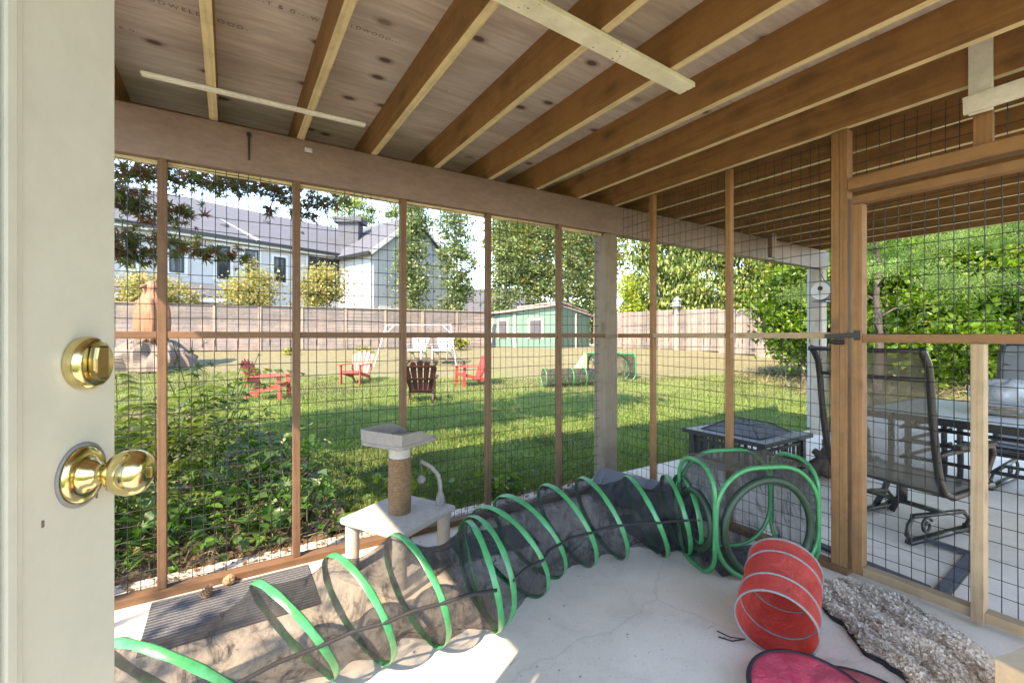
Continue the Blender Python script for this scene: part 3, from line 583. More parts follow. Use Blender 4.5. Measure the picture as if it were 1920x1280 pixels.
# pop-up cube
def pop_cube(name, label, FL, FR, dep, H, sc=1.0, rad=.2, door=.40, cat='play cube'):
    FL, FR = Vector((*FL, 0)), Vector((*FR, 0)); W = (FR-FL).length; ux = (FR-FL).normalized(); uy = Vector((-ux.y, ux.x, 0)); uz = Vector((0, 0, 1))
    t = thing(name, label, cat, FL)
    def rr(w_, h_, n=10, r=None):
        r = r or rad*min(w_, h_)/.55; o = []
        for cx, cy, a0 in ((w_-r, h_-r, 0), (r, h_-r, 90), (r, r, 180), (w_-r, r, 270)):
            for k in range(n+1): a = R(a0+90*k/n); o.append((cx+r*math.cos(a), cy+r*math.sin(a)))
        return o
    faces = [('front', FL, ux, W, -uy, True), ('back', FL+uy*dep, ux, W, uy, False), ('left', FL, uy, dep, -ux, True), ('right', FR, uy, dep, ux, False)]
    for nm, o0, u, w_, nrm, hole in faces:
        poly = rr(w_, H); pts = [o0+u*a+uz*(b+.008) for a, b in poly]
        mb = MB(); mb.tube([p+nrm*.004 for p in pts], .012*sc, 8, True); mb.build('rim', M['green'], t, True, smooth=True)
        mb = MB()
        if hole:
            hr = min(w_*.42, door*.5*H/.55); c2 = (w_*.5, H*.44); n = len(poly); base = len(mb.v)
            inner = [(c2[0]+hr*math.cos(math.atan2(b-H/2, a-w_/2)), c2[1]+hr*1.02*math.sin(math.atan2(b-H/2, a-w_/2))) for a, b in poly]
            for (a, b), (ci, di) in zip(poly, inner): mb.v += [tuple(o0+u*a+uz*(b+.008)), tuple(o0+u*ci+uz*(di+.008))]
            for i in range(n): j = (i+1) % n; mb.f.append((2*i, 2*j, 2*j+1, 2*i+1)); mb.mi.append(0)
            mb.build('panel', M['net'], t, True)
            ib = MB(); cpt = [o0+u*(c2[0]+hr*math.cos(a))+uz*(c2[1]+hr*1.02*math.sin(a)+.008)+nrm*.004 for a in np.linspace(0, 2*math.pi, 40, endpoint=False)]
            ib.tube(cpt, .02*sc, 8, True); ib.build('porthole', M['greend'], t, True, smooth=True)
        else:
            mb.quad(pts); mb.build('panel', M['net'], t, True)
    mb = MB(); q = .06; mb.grid(lambda a, b: FL+ux*(q+a*(W-2*q))+uy*(.03+b*(dep-.06))+uz*(.010+.012*math.sin(a*9+b*4)**2), 12, 12); mb.build('floor_cloth', M['netf'], t, True, smooth=True)
    mb = MB(); mb.grid(lambda a, b: FL+ux*(.04+a*(W-.08))+uy*(b*dep)+uz*(H-.0-.02*math.sin(a*3.14)*math.sin(b*3.14)), 8, 8); mb.build('top_panel', M['netp'], t, True, smooth=True)
    return t
pop_cube('net_cube', 'black netting pop-up cube with green rim and round porthole by the gate', (2.12, 1.40), (2.67, 1.165), .35, .575, 1.0, .22, .48)
# red crinkle tunnel
def barrel(name, label, A, B, r, mat, bands, cat='play tunnel', dents=.013, band='greyband'):
    A, B = Vector(A), Vector(B); X = frame(A, B); Ln = (B-A).length; t = thing(name, label, cat, (A.x, A.y, 0))
    def f(u, v): a = u*6.28318; k = 1+(dents*math.sin(a*5+v*9)+dents*.6*math.sin(a*11-v*17)+dents*.5*math.sin(a*23+v*5))*6*math.sin(v*Ln/.09*3.14)**2*.25; p = X @ Vector((v*Ln, r*k*math.cos(a), r*k*math.sin(a))); p.z = max(.004, p.z); return p
    mb = MB(); mb.grid(f, 64, 24, True); mb.build('fabric_sleeve', mat, t, True, smooth=True)
    for b in bands:
        mb = MB(); mb.tube([X @ Vector((b*Ln, (r+.001)*math.cos(a), (r+.001)*math.sin(a))) for a in np.linspace(0, 6.28318, 48, endpoint=False)], .005, 6, True); o = mb.build('binding', M[band], t, True, smooth=True)
    return t
rt = barrel('crinkle_tunnel', 'short red crinkle tunnel lying open in front of the cube', (1.80, .935, .149), (2.115, 1.06, .225), .143, M['rednylon'], (.0, .30, .74, 1.0))
mb = MB(); mb.tube([(1.79, 1.05, .03), (1.765, 1.09, .008), (1.745, 1.14, .005)], .0028, 5); mb.tube([(1.79, 1.05, .03), (1.78, 1.11, .008), (1.775, 1.165, .005)], .0024, 5); mb.build('tie_cord', M['strap'], rt, True)
# folded pop-up discs
def disc(name, label, c, r, tilt, mat):
    t = thing(name, label, 'folded play tent', (c[0], c[1], 0)); X = Matrix.Translation(c) @ Matrix.Rotation(tilt[0], 4, 'X') @ Matrix.Rotation(tilt[1], 4, 'Y')
    mb = MB()
    def dome(u, v): a = u*6.28318; q = r*v; return X @ Vector((q*math.cos(a), q*math.sin(a), .022*(1-v*v)+.006*math.sin(a*6+v*4)*v*(1-v)*3))
    mb.grid(dome, 48, 10, True); mb.build('fabric', mat, t, True, smooth=True, solid=.004)
    mb = MB(); mb.tube([X @ Vector((r*math.cos(a), r*math.sin(a), 0)) for a in np.linspace(0, 6.28318, 56, endpoint=False)], .009, 8, True); mb.build('rim', M['strap'], t, True, smooth=True)
disc('folded_tent', 'bright pink folded pop-up disc with black rim below the red tunnel', (1.66, .735, .055), .195, (R(6), R(-4)), M['pinknylon'])
disc('folded_tent', 'coral folded pop-up disc tucked under the bright pink one', (1.80, .62, .028), .2, (R(2), R(2)), M['coralnylon'])
# fleece blanket
def blanket():
    t = thing('fleece_blanket', 'rumpled speckled grey fleece blanket on the floor by the gate', 'blanket', (2.4, .8, 0))
    Lp = [(2.50, 1.10), (2.32, .96), (2.17, .76), (2.07, .55), (1.98, .40)]; Rp = [(2.60, 1.07), (2.74, .91), (2.67, .69), (2.51, .47), (2.36, .28)]
    def ip(P, v): f = v*(len(P)-1); i = min(int(f), len(P)-2); k = f-i; return Vector((*P[i], 0)).lerp(Vector((*P[i+1], 0)), k)
    def f(u, v):
        p = ip(Lp, v).lerp(ip(Rp, v), u); e = min(u, 1-u, v*1.5, (1-v)*1.5); h = .010+min(1, e*9)*(.010+.022*abs(math.sin(u*8.5+v*3.2+.9*math.sin(v*6)))**.7+.006*math.sin(u*5-v*11))+.003*math.sin(u*41+2*math.sin(v*33))*math.sin(v*83+2*math.sin(u*29))
        p += Vector((.016*math.sin(v*23)+.007*math.sin(v*61), .014*math.sin(u*19)+.006*math.sin(u*53), 0)); p.z = h; return p
    mb = MB(); mb.grid(f, 40, 70); b = mb.build('fleece_side', M['fleece'], t, True, smooth=True)
    n = 42000; pos = np.array([tuple(f(u, v)) for u, v in rng.random((n, 2))]); T = [(0, 0, 0), (.3, .35, .5), (.9, .25, .75), (1.0, -.2, .45), (.35, -.4, .3)]
    scatter('fleece_pile', T, [(0, 4, 3, 2, 1)], pos, frames(rnd(n)*.32+np.array([0, 0, 1]), rng.random(n)*6.28), .0105*(.5+rng.random(n)), L['fur'], b, True)
    mb = MB(); mb.tube([f(0, v)+Vector((-.012, -.008, 0))+Vector((0, 0, -f(0, v).z+.007)) for v in np.linspace(0, 1, 30)], .011, 6); mb.build('hem', M['strap'], t, True, smooth=True)
blanket()
bx = thing('cardboard_box', 'closed tan cardboard box in the near right corner', 'box', (1.95, .37, 0))
Xb = Matrix.Translation((1.95, .372, 0)) @ Matrix.Rotation(R(-14), 4, 'Z')
mb = MB(); mb.box((0, -.34, .002), (.30, 0, .3), Xb); mb.build('carton', M['card'], bx, True, bevel=.003)
mb = MB(); mb.box((.0, -.168, .3005), (.30, .0, .303), Xb); mb.build('flap', M['card'], bx, True, bevel=.001); mb = MB(); mb.box((.0, -.34, .3005), (.30, -.171, .3035), Xb); mb.build('flap', M['card'], bx, True, bevel=.001)
# mats
def mat_(name, label, cx, cy, wx, wy, rz, m, cat='mat'):
    mb = MB(); mb.box((-wx/2, -wy/2, .001), (wx/2, wy/2, .009)); o = mb.build(name, m, None, bevel=.003, mw=Matrix.Translation((cx, cy, 0)) @ Matrix.Rotation(rz, 4, 'Z')); return tag(o, label, cat)
mat_('ribbed_mat', 'ribbed charcoal mat along the sill with two cones on it', .03, 2.50, .68, .43, 0, M['ribmat'])
mat_('ribbed_mat', 'ribbed charcoal mat seen through netting right of the scratching post', 1.38, 2.42, .50, .32, R(-4), M['ribmat'])
mat_('charcoal_mat', 'smooth charcoal mat under the grey tunnel', 2.38, 1.98, .42, .55, R(-14), M['flatmat'])
barrel('grey_tunnel', 'long grey crinkle tunnel lying behind the netting tunnel', (2.44, 2.58, .128), (2.615, 1.86, .128), .12, M['greynylon'], (0, .09, .55, 1.0), dents=.01)
def cone(label, x, y, rz, tip):
    t = MB(); X = Matrix.Translation((x, y, .009+.021)) @ Matrix.Rotation(rz, 4, 'Z') @ Matrix.Rotation(R(90-tip), 4, 'Y'); t.lathe([(.004, -.03), (.014, -.024), (.017, -.01), (.014, .01), (.007, .026), (.001, .032)], 12, X)
    for i in range(46):
        z = -.024+.05*i/45; r = np.interp(z, [-.03, -.01, .03], [.012, .018, .005]); a = i*2.4; c = X @ Vector((r*math.cos(a), r*math.sin(a), z)); o_ = X @ Vector(((r+.010)*math.cos(a), (r+.010)*math.sin(a), z+.007)); side = (X.to_3x3() @ Vector((-math.sin(a), math.cos(a), 0)))*.007
        t.quad([c-side, o_-side*.6, o_+side*.6, c+side])
    tag(t.build('pine_cone', M['cone'], solid=.0015), label, 'pine cone')
cone('round pine cone standing on the ribbed mat nearer the door', -.09, 2.635, .3, 60); cone('pale pine cone lying against the sill past the round one', .0, 2.70, 1.2, 5)
# ------------------------------------------------------------------ cat tree
ct = thing('cat_tree', 'cream plush cat tree with sisal post, square platform and top perch', 'cat tree', (.79, 2.405, 0), R(29))
def rbox(w_, d_, z0, z1, r=.03):
    o = []
    for cx, cy, a0 in ((w_/2-r, d_/2-r, 0), (-w_/2+r, d_/2-r, 90), (-w_/2+r, -d_/2+r, 180), (w_/2-r, -d_/2+r, 270)):
        for k in range(5): a = R(a0+22.5*k); o.append((cx+r*math.cos(a), cy+r*math.sin(a)))
    return MB().prism(o, z0, z1)
rbox(.47, .45, .001, .028).build('base', M['carpet'], ct, bevel=.008); rbox(.46, .44, .285, .312).build('platform', M['carpet'], ct, bevel=.009)
mb = MB(); mb.lathe([(.058, .0285), (.06, .04), (.06, .2845)], 28); mb.build('scratching_post', M['sisal'], ct, smooth='auto')
mb = MB(); mb.lathe([(.06, .3125), (.062, .45), (.06, .612)], 28); mb.build('scratching_post', M['sisal'], ct, smooth='auto')
mb = MB(); mb.lathe([(.057, .6125), (.057, .69)], 28); mb.build('post_collar', M['carpet'], ct, smooth='auto')
for x, y in ((-.175, .17), (.18, .165), (.18, -.16), (-.18, -.165)): mb = MB(); mb.lathe([(.036, .0285), (.036, .2848)], 20, Matrix.Translation((x, y, 0))); mb.build('leg', M['carpet'], ct, smooth='auto')
pc = rbox(.31, .30, .6905, .712, .04).build('perch', M['carpetd'], ct, bevel=.006)
mb = MB()      # raised lip: three sides, falling away at the open corner
path = [(.10, -.15, .010), (.05, -.152, .03), (.0, -.152, .055), (-.14, -.145, .058), (-.155, -.1, .06), (-.155, .1, .062), (-.14, .145, .062), (.05, .152, .06), (.10, .15, .05), (.145, .145, .034), (.157, .09, .010)]
for (a, b_, h1), (c_, d_, h2) in zip(path[:-1], path[1:]):
    for s_ in (1, .9): mb.quad([(a*s_, b_*s_, .7125), (c_*s_, d_*s_, .7125), (c_*s_, d_*s_, .712+h2), (a*s_, b_*s_, .712+h1)])
    mb.quad([(a, b_, .712+h1), (c_, d_, .712+h2), (c_*.9, d_*.9, .712+h2), (a*.9, b_*.9, .712+h1)])
mb.build('perch_lip', M['carpetd'], pc)
mb = MB(); mb.lathe([(.026, .3125), (.028, .34), (.02, .37), (.011, .385)], 16, Matrix.Translation((.19, -.13, 0))); mb.tube([(.19, -.13, .375), (.192, -.127, .43), (.186, -.118, .48), (.165, -.085, .525), (.135, -.03, .56)], .012, 10); ar = mb.build('toy_arm', M['carpetd'], ct, smooth='auto')
mb = MB(); mb.lathe([(.001, -.024), (.014, -.02), (.023, -.008), (.024, .004), (.018, .017), (.006, .024), (.001, .0245)], 16, Matrix.Translation((.138, -.034, .455))); mb.tube([(.136, -.032, .556), (.138, -.034, .475)], .0015, 5); mb.build('toy_ball', M['carpetd'], ar, smooth=True)
# ================================================================== PATIO BEYOND THE GATE
fp = thing('fire_pit', 'black metal fire pit table with slate tiles and mesh lid', 'fire pit', (4.31, 2.52, 0))
HT = .338; h_ = .41
mb = MB(); mb.box((-h_, -h_, HT-.03), (h_, h_, HT)); mb.build('table_top', M['slate'], fp, bevel=.006)
mb = MB()
for a, b_, c_, d_ in ((-h_-.008, -h_-.008, h_+.008, -h_), (-h_-.008, h_, h_+.008, h_+.008), (-h_-.008, -h_, -h_, h_), (h_, -h_, h_+.008, h_)): mb.box((a, b_, HT-.034), (c_, d_, HT+.003))
mb.build('edge_trim', M['black'], fp)
for sx in (-1, 1):
    for sy in (-1, 1): mb = MB(); mb.box((sx*.345-.03, sy*.345-.03, .0), (sx*.345+.03, sy*.345+.03, HT-.031)); mb.build('leg', M['black'], fp, bevel=.004)
for ax in (0, 1):
    for s_ in (-1, 1):
        mb = MB()
        for z in (.06, .235): mb.box((-.314, s_*.345-.01, z), (.314, s_*.345+.01, z+.025)) if ax == 0 else mb.box((s_*.345-.01, -.314, z), (s_*.345+.01, .314, z+.025))
        for k in range(-4, 5):
            q = k*.068; wd = .02 if k % 3 == 0 else .008
            mb.box((q-wd, s_*.345-.006, .0855), (q+wd, s_*.345+.006, .2345)) if ax == 0 else mb.box((s_*.345-.006, q-wd, .0855), (s_*.345+.006, q+wd, .2345))
        mb.build('lattice', M['black'], fp)
mb = MB(); a_, b_ = .29, .14; z0, z1 = HT+.004, HT+.092
lo = [(-a_, -a_, z0), (a_, -a_, z0), (a_, a_, z0), (-a_, a_, z0)]; hi = [(-b_, -b_, z1), (b_, -b_, z1), (b_, b_, z1), (-b_, b_, z1)]
for i in range(4): mb.quad([lo[i], lo[(i+1) % 4], hi[(i+1) % 4], hi[i]])
mb.quad(hi); lid = mb.build('mesh_lid', M['steelnet'], fp)
mb = MB()
for i in range(4): mb.tube([lo[i], lo[(i+1) % 4]], .009, 6); mb.tube([lo[i], hi[i]], .007, 6); mb.tube([hi[i], hi[(i+1) % 4]], .006, 6)
mb.tube([(-.05, 0, z1), (-.04, 0, z1+.025), (.04, 0, z1+.025), (.05, 0, z1)], .006, 6); mb.build('lid_frame', M['black'], lid, smooth=True)
lg = thing('driftwood', 'dark gnarled driftwood stump beside the fire pit', 'driftwood', (4.62, 1.93, 0)); mb = MB()
for i in range(7):
    a = i*.9; q = Vector((math.cos(a)*.16, math.sin(a)*.13, .05)); mb.tube([q, Vector((q.x*.3, q.y*.3, .13)), Vector((random.uniform(-.12, .12), random.uniform(-.1, .1), random.uniform(.2, .34)))], [.055, .06, .025], 7)
mb.build('wood', M['bark'], lg, smooth=True)
def sling_chair(name, label, loc, rz, fabric, frame_m, group=None, h=.88):
    """faces local +X; origin on the floor below the seat"""
    t = thing(name, label, 'patio chair', loc, rz, group); w2 = .325
    prof = [(-.43, 1.19), (-.40, 1.17), (-.355, 1.10), (-.335, 1.0), (-.32, .85), (-.30, .70), (-.275, .55), (-.245, .42), (-.20, .335), (-.12, .30), (.05, .315), (.24, .335), (.30, .33)]
    for s_ in (-1, 1): mb = MB(); mb.tube([(x, s_*w2, z) for x, z in prof], .021, 8, flat=1); mb.build('side_frame', frame_m, t, smooth=True)
    mb = MB(); mb.grid(lambda u, v: Vector((np.interp(v*12, range(13), [p[0] for p in prof])-.0+.012*math.sin(u*3.14), (u*2-1)*(w2-.012), np.interp(v*12, range(13), [p[1] for p in prof])-.01*math.sin(u*3.14))), 8, 48); mb.build('sling', fabric, t, smooth=True)
    mb = MB(); mb.tube([(-.435, -w2, 1.188), (-.43, 0, 1.176), (-.435, w2, 1.188)], .014, 8); mb.build('top_bar', frame_m, t, smooth=True)
    for x, z in ((-.345, 1.01), (-.16, .31), (.28, .325)): mb = MB(); mb.tube([(x, -w2, z), (x, w2, z)], .011, 8); mb.build('cross_bar', frame_m, t, smooth=True)
    for s_ in (-1, 1):
        mb = MB(); mb.tube([(-.275, s_*w2, .56), (-.22, s_*(w2+.03), .585), (.0, s_*(w2+.045), .60), (.2, s_*(w2+.04), .595), (.235, s_*(w2+.035), .55), (.21, s_*(w2+.012), .42), (.2, s_*w2, .335)], .018, 8); mb.build('arm', frame_m, t, smooth=True)
        mb = MB(); mb.prism([(-.18, -.03), (.19, -.03), (.215, 0), (.19, .03), (-.18, .03)], .602, .626, Matrix.Translation((0, s_*(w2+.043), 0))); mb.build('arm_pad', frame_m, t, bevel=.006)
    mb = MB()
    for s_ in (-1, 1):
        mb.bar((-.34, s_*.22, .022), (.26, s_*.22, .022), .04, .022); mb.bar((-.30, s_*.22, .175), (.22, s_*.22, .135), .03, .018)
        mb.tube([(-.32, s_*.22, .03), (-.36, s_*.22, .07), (-.345, s_*.22, .13), (-.29, s_*.22, .175)], .012, 8); mb.prism([(.24, 0), (.33, 0), (.26, .05)], -.02, .02, Matrix(((1, 0, 0, 0), (0, 0, 1, s_*.22), (0, 1, 0, .0), (0, 0, 0, 1))))
        mb.tube([(-.16+.058*math.cos(a)*(1-a/12), s_*.22, .095+.058*math.sin(a)*(1-a/12)) for a in np.linspace(.5, 9, 24)], .009, 6)
        mb.tube([(.25, s_*.22, .03), (.29, s_*.22, .08), (.22, s_*.22, .135)], .012, 8)
    mb.bar((.0, -.22, .155), (.0, .22, .155), .05, .018); mb.lathe([(.03, .16), (.03, .30)], 14)
    mb.build('swivel_base', frame_m, t, smooth=True); return t
rzc = math.atan2(-.203, .979)
ch = sling_chair('patio_chair', 'tall brown sling patio chair with its back to the gate', (3.86, 1.17, 0), rzc, M['sling'], M['bronze'])
ch2 = sling_chair('patio_chair', 'grey sling patio chair on the far side of the patio table', (5.62, .80, 0), R(176), M['slingb'], M['bronze'])
tb = thing('patio_table', 'long patio table with stone top and black frame', 'table', (4.58, .45, 0), R(-4)); hx, hy, TZ = .60, 1.02, .72
mb = MB(); mb.box((-hx, -hy, TZ-.012), (hx, hy, TZ)); mb.build('table_top', M['tabletop'], tb, bevel=.004)
mb = MB()
for a, b_, c_, d_ in ((-hx-.03, -hy-.03, hx+.03, -hy-.001), (-hx-.03, hy+.001, hx+.03, hy+.03), (-hx-.03, -hy-.001, -hx-.001, hy+.001), (hx+.001, -hy-.001, hx+.03, hy+.001)): mb.box((a, b_, TZ-.045), (c_, d_, TZ+.004))
mb.build('table_frame', M['black'], tb, bevel=.005)
for sx in (-1, 1):
    for sy in (-1, 1):
        mb = MB(); x, y = sx*.46, sy*.80
        for e in (-.05, .05): mb.tube([(x, y+e, TZ-.046), (x, y+e, .42), (x+sx*.01, y+e, .25), (x+sx*.07, y+e+sy*.02, .12), (x+sx*.13, y+e+sy*.05, .012)], .021, 8)
        mb.build('leg', M['black'], tb, smooth=True)
mb = MB()
for z in (.62, .52, .40):
    for sx in (-1, 1): mb.tube([(sx*.46, -.78, z), (sx*.46, .78, z)], .013, 8)
    for sy in (-1, 1): mb.tube([(-.44, sy*.80, z-.02), (.44, sy*.80, z-.02)], .013, 8)
mb.build('stretcher', M['black'], tb, smooth=True)
# white bag, paper bundle on the table
bgm = MB()
def bagf(u, v):
    a = u*6.28318; th = v*3.14159; r = Vector((.15, .20, .17)); k = 1+.10*math.sin(a*4+v*5)+.06*math.sin(a*9-v*11); p = Vector((r.x*math.sin(th)*math.cos(a)*k, r.y*math.sin(th)*math.sin(a)*k, r.z*(1+math.cos(th)*k)*.62)); p.z = max(0, p.z); return p
bgm.grid(bagf, 36, 18, True); b_o = bgm.build('white_bag', M['bag'], smooth=True, mw=Matrix.Translation((4.93, .86, TZ+.006)) @ Matrix.Rotation(R(8), 4, 'Z')); tag(b_o, 'crumpled white plastic bag lying on the patio table', 'bag')
pb = thing('paper_bundle', 'bundle of brown and white paper in front of the white bag', 'paper', (4.60, .83, TZ+.006)); mb = MB()
for i in range(16): mb.m = i % 2; mb.box((-.14, -.11, .003+i*.0042), (.14, .11, .0052+i*.0042), Matrix.Rotation(R(random.uniform(-14, 14)), 4, 'Z') @ Matrix.Rotation(R(random.uniform(-2, 2)), 4, 'X') @ Matrix.Translation((random.uniform(-.02, .02), random.uniform(-.02, .02), 0)))
mb.build('sheets', [M['card'], M['bag']], pb)
ub = thing('sled_base', 'flat black metal floor frame lying just outside the gate', 'metal frame', (3.2, .9, 0)); mb = MB()
mb.bar((3.02, 1.36, .011), (2.955, .79, .011), .055, .018); mb.bar((2.955, .745, .0115), (3.62, .775, .0115), .055, .0185); mb.bar((3.60, .74, .021), (3.62, 1.0, .024), .05, .018); mb.build('bar', M['flatmat'], ub, True, bevel=.003)
mb = MB(); mb.bar((2.925, .716, .006), (3.63, .745, .006), .004, .024); mb.bar((3.05, 1.36, .006), (2.985, .8, .006), .004, .024); mb.build('edge', M['black'], ub, True)
# birdhouse and downspout at the far post
bh = thing('birdhouse', 'barrel shaped blue-grey birdhouse with white face hanging on the far post', 'birdhouse', (6.12, 2.62, 1.78)); Xh = Matrix.Translation((0, -.03, .03)) @ Matrix.Rotation(R(2), 4, 'Z') @ Matrix.Rotation(R(-90), 4, 'Y')
mb = MB(); mb.lathe([(.10, -.13), (.115, -.07), (.118, .0), (.115, .10), (.105, .13)], 28, Xh); mb.build('barrel', M['bluegrey'], bh, smooth='auto')
mb = MB(); mb.lathe([(.104, .131), (.104, .136), (.0, .137)], 28, Xh, False); fc = mb.build('face', M['trim'], bh)
mb = MB(); mb.lathe([(.028, .138), (.028, .1395), (.0, .14)], 18, Xh @ Matrix.Translation((.03, .0, 0)), False); mb.build('entrance_hole', M['strap'], fc)
mb = MB(); mb.tube([Xh @ Vector((-.015, 0, .137)), Xh @ Vector((-.02, 0, .175))], .006, 6); mb.build('perch_peg', M['strap'], bh)
mb = MB(); mb.box((-.14, -.09, -.1), (.10, .05, -.085), Matrix.Rotation(R(2), 4, 'Z')); mb.build('ledge', M['bluegrey'], bh, bevel=.004)
mb = MB(); mb.tube([(0, -.03, .145), (.02, .02, .24), (.30, .12, .31)], .004, 6); mb.build('hanger', M['strap'], bh)
mb = MB(); mb.tube([(6.64, 2.98, 2.45), (6.64, 2.98, 2.3), (6.64, 2.98, .05)], .045, 10); dsp = mb.build('downspout', M['alu'], smooth='auto'); tag(dsp, 'grey metal downspout behind the far white post', 'downspout')
# ================================================================== LAWN FURNITURE
def adirondack(name, label, mat, loc, rz, group=None):
    """faces local +X"""
    t = thing(name, label, 'adirondack chair', loc, rz, group); tilt = R(24)
    mb = MB(); B0 = Vector((-.20, 0, .22)); du = Vector((-math.sin(tilt), 0, math.cos(tilt))); dn = Vector((math.cos(tilt), 0, math.sin(tilt)))
    for k in range(-2, 3):
        yb, yt = k*.095, k*.148; hh = .80-.030*k*k; wb, wt = .039, .063; pts = []
        for y, z in ((yb-wb, 0), (yb+wb, 0), (yt+wt, hh-.05-.012*abs(k)*(1 if k > 0 else .2)), (yt+wt*.55, hh), (yt-wt*.55, hh), (yt-wt, hh-.05-.012*abs(k)*(1 if k < 0 else .2))): pts.append(B0+Vector((0, y, 0))+du*z)
        n = len(mb.v); mb.v += [tuple(p) for p in pts]+[tuple(p-dn*.018) for p in pts]; m_ = len(pts)
        mb.f.append(tuple(n+i for i in range(m_))); mb.f.append(tuple(n+m_+i for i in range(m_))[::-1])
        for i in range(m_): mb.f.append((n+i, n+m_+i, n+m_+(i+1) % m_, n+(i+1) % m_))
    for z in (.06, .36, .66): p = B0+du*z-dn*.026; hw = .23+.09*z; mb.bar(p+Vector((0, -hw, 0)), p+Vector((0, hw, 0)), .016, .045, du)
    mb.mi = [0]*len(mb.f); mb.build('backrest', mat, t)
    mb = MB(); 
    for i in range(6):
        u0, u1 = i/6, (i+.88)/6; f = lambda u: Vector((-.20+.56*u, 0, .225+.15*u-.03*math.sin(u*3.14)))
        a, b_ = f(u0), f(u1); mb.v; mb.bar(a+Vector((0, 0, 0)), b_, .50, .018)
    mb.box((.335, -.25, .30), (.36, .25, .39)); mb.build('seat', mat, t)
    for s_ in (-1, 1):
        mb = MB(); mb.prism([(-.34, -.03), (-.30, -.05), (.22, -.075), (.40, -.07), (.44, 0), (.40, .07), (.22, .06), (-.30, .03)], .545, .565, Matrix.Translation((0, s_*.315, 0))); mb.build('arm', mat, t)
        mb = MB(); mb.bar((.36, s_*.29, -.02), (.33, s_*.30, .544), .03, .085, (1, 0, 0)); mb.build('leg', mat, t)
        mb = MB(); mb.bar((.33, s_*.262, .33), (-.30, s_*.262, .17), .022, .09); mb.bar((-.27, s_*.262, .20), (-.42, s_*.27, -.02), .028, .075, (1, 0, 0)); mb.bar((-.34, s_*.30, .34), (-.36, s_*.305, .544), .02, .05, (1, 0, 0)); mb.build('leg', mat, t)
    return t
def at_ground(px, py):     # plan spot on the lawn seen at a given bearing and dip
    u, v = (px-960)/FPX, (630-py)/FPX; z = 3.0
    for _ in range(4000):
        p = C(u*z, z)
        if EYE+v*z <= ground(p.x, p.y): break
        z += .01
    p.z = ground(p.x, p.y); return p
FW = math.atan2(K, S)      # heading of the view axis
A1 = at_ground(503, 748); adirondack('adirondack_chair', 'red adirondack chair seen from its side, nearest the fern bed', M['redplastic'], A1, FW-R(82))
A2 = at_ground(668, 718); adirondack('adirondack_chair', 'red adirondack chair facing the patio, by itself before the fence', M['redplastic'], A2, FW+R(172))
A3 = at_ground(790, 752); adirondack('adirondack_chair', 'red adirondack chair darkened with painted shade, its slatted back to the patio', M['maroon'], A3, FW+R(8))
A4 = at_ground(884, 722); adirondack('adirondack_chair', 'red adirondack chair turned sideways beside the darkened one', M['redplastic'], A4, FW+R(118))
# double glider with two white chairs
gp = C(-3.05, 17.6); gp.z = ground(gp.x, gp.y); g0 = thing('garden_glider', 'low dark timber glider carrying two white chairs', 'glider', gp, FW-R(90)); mb = MB()
for y in (-.45, .45): mb.box((-1.3, y-.04, .16), (1.3, y+.04, .22))
for x in (-1.1, 0, 1.1): mb.box((x-.04, -.55, .105), (x+.04, .55, .159))
for x in (-1.1, 1.1):
    for y in (-.45, .45): mb.box((x-.05, y-.05, -.04), (x+.05, y+.05, .104))
mb.build('base_frame', M['bark'], g0)
for l, lab in ((-3.72, 'white slatted chair on the glider, half hidden by the screen stud'), (-2.72, 'white slatted chair on the right end of the glider')):
    p = C(l, 17.6); p.z = gp.z+.225; adirondack('glider_chair', lab, M['whiteplastic'], p, FW+R(172))
sf = thing('swing_frame', 'white pole swing frame standing behind the glider chairs', 'swing frame', C(-3.6, 17.6)); mb = MB()
a, b_ = C(-4.95, 17.7), C(-2.36, 17.3); zt = 1.70; a.z = b_.z = zt; mb.tube([a, b_], .024, 8); mb.build('top_bar', M['whiteplastic'], sf, True, smooth='auto')
for e, (l, z) in ((a, (-5.2, 16.9)), (a, (-5.1, 18.5)), (b_, (-2.1, 17.0)), (b_, (-2.2, 18.2))):
    q = C(l, z); q.z = ground(q.x, q.y)-.03; mb = MB(); mb.tube([e, q], .022, 8); mb.build('leg', M['whiteplastic'], sf, True, smooth='auto')
for e, o_ in ((a, .35), (b_, -.35)):
    mb = MB(); d = (b_-a).normalized(); mb.tube([e+d*o_, e+Vector((0, 0, -.34))+(d*-.02 if o_ > 0 else d*.02)], .02, 8); mb.build('brace', M['whiteplastic'], sf, True, smooth='auto')
# outdoor play tunnel and cube
def lawn_tunnel():
    p0 = at_ground(1020, 726); p1 = at_ground(1112, 722); d = (p1-p0); yaw = math.atan2(d.y, d.x); t = thing('net_tunnel', 'small green hooped netting tunnel out on the lawn', 'play tunnel', p0)
    n = Vector((math.cos(yaw), math.sin(yaw), 0)); hh = Vector((-n.y, n.x, 0)); r = .265; Ln = d.length+.5
    mb = MB(); mb.grid(lambda u, v: p0+n*(u*Ln)+hh*(r*math.cos(v*6.283))+Vector((0, 0, r+r*math.sin(v*6.283)*(1-.08*math.sin(u*6*3.14)**2))), 24, 24); mb.build('netting', M['net'], t, True, smooth=True)
    for k in range(6): c = p0+n*(Ln*k/5)+Vector((0, 0, r)); mb = MB(); mb.tube([c+hh*(r*1.01*math.cos(a))+Vector((0, 0, r*1.01*math.sin(a))) for a in np.linspace(0, 6.283, 24, endpoint=False)], .016, 6, True); mb.build('hoop', M['green'], t, True, smooth=True)
lawn_tunnel()
q0 = at_ground(1118, 714); q1 = at_ground(1192, 712)
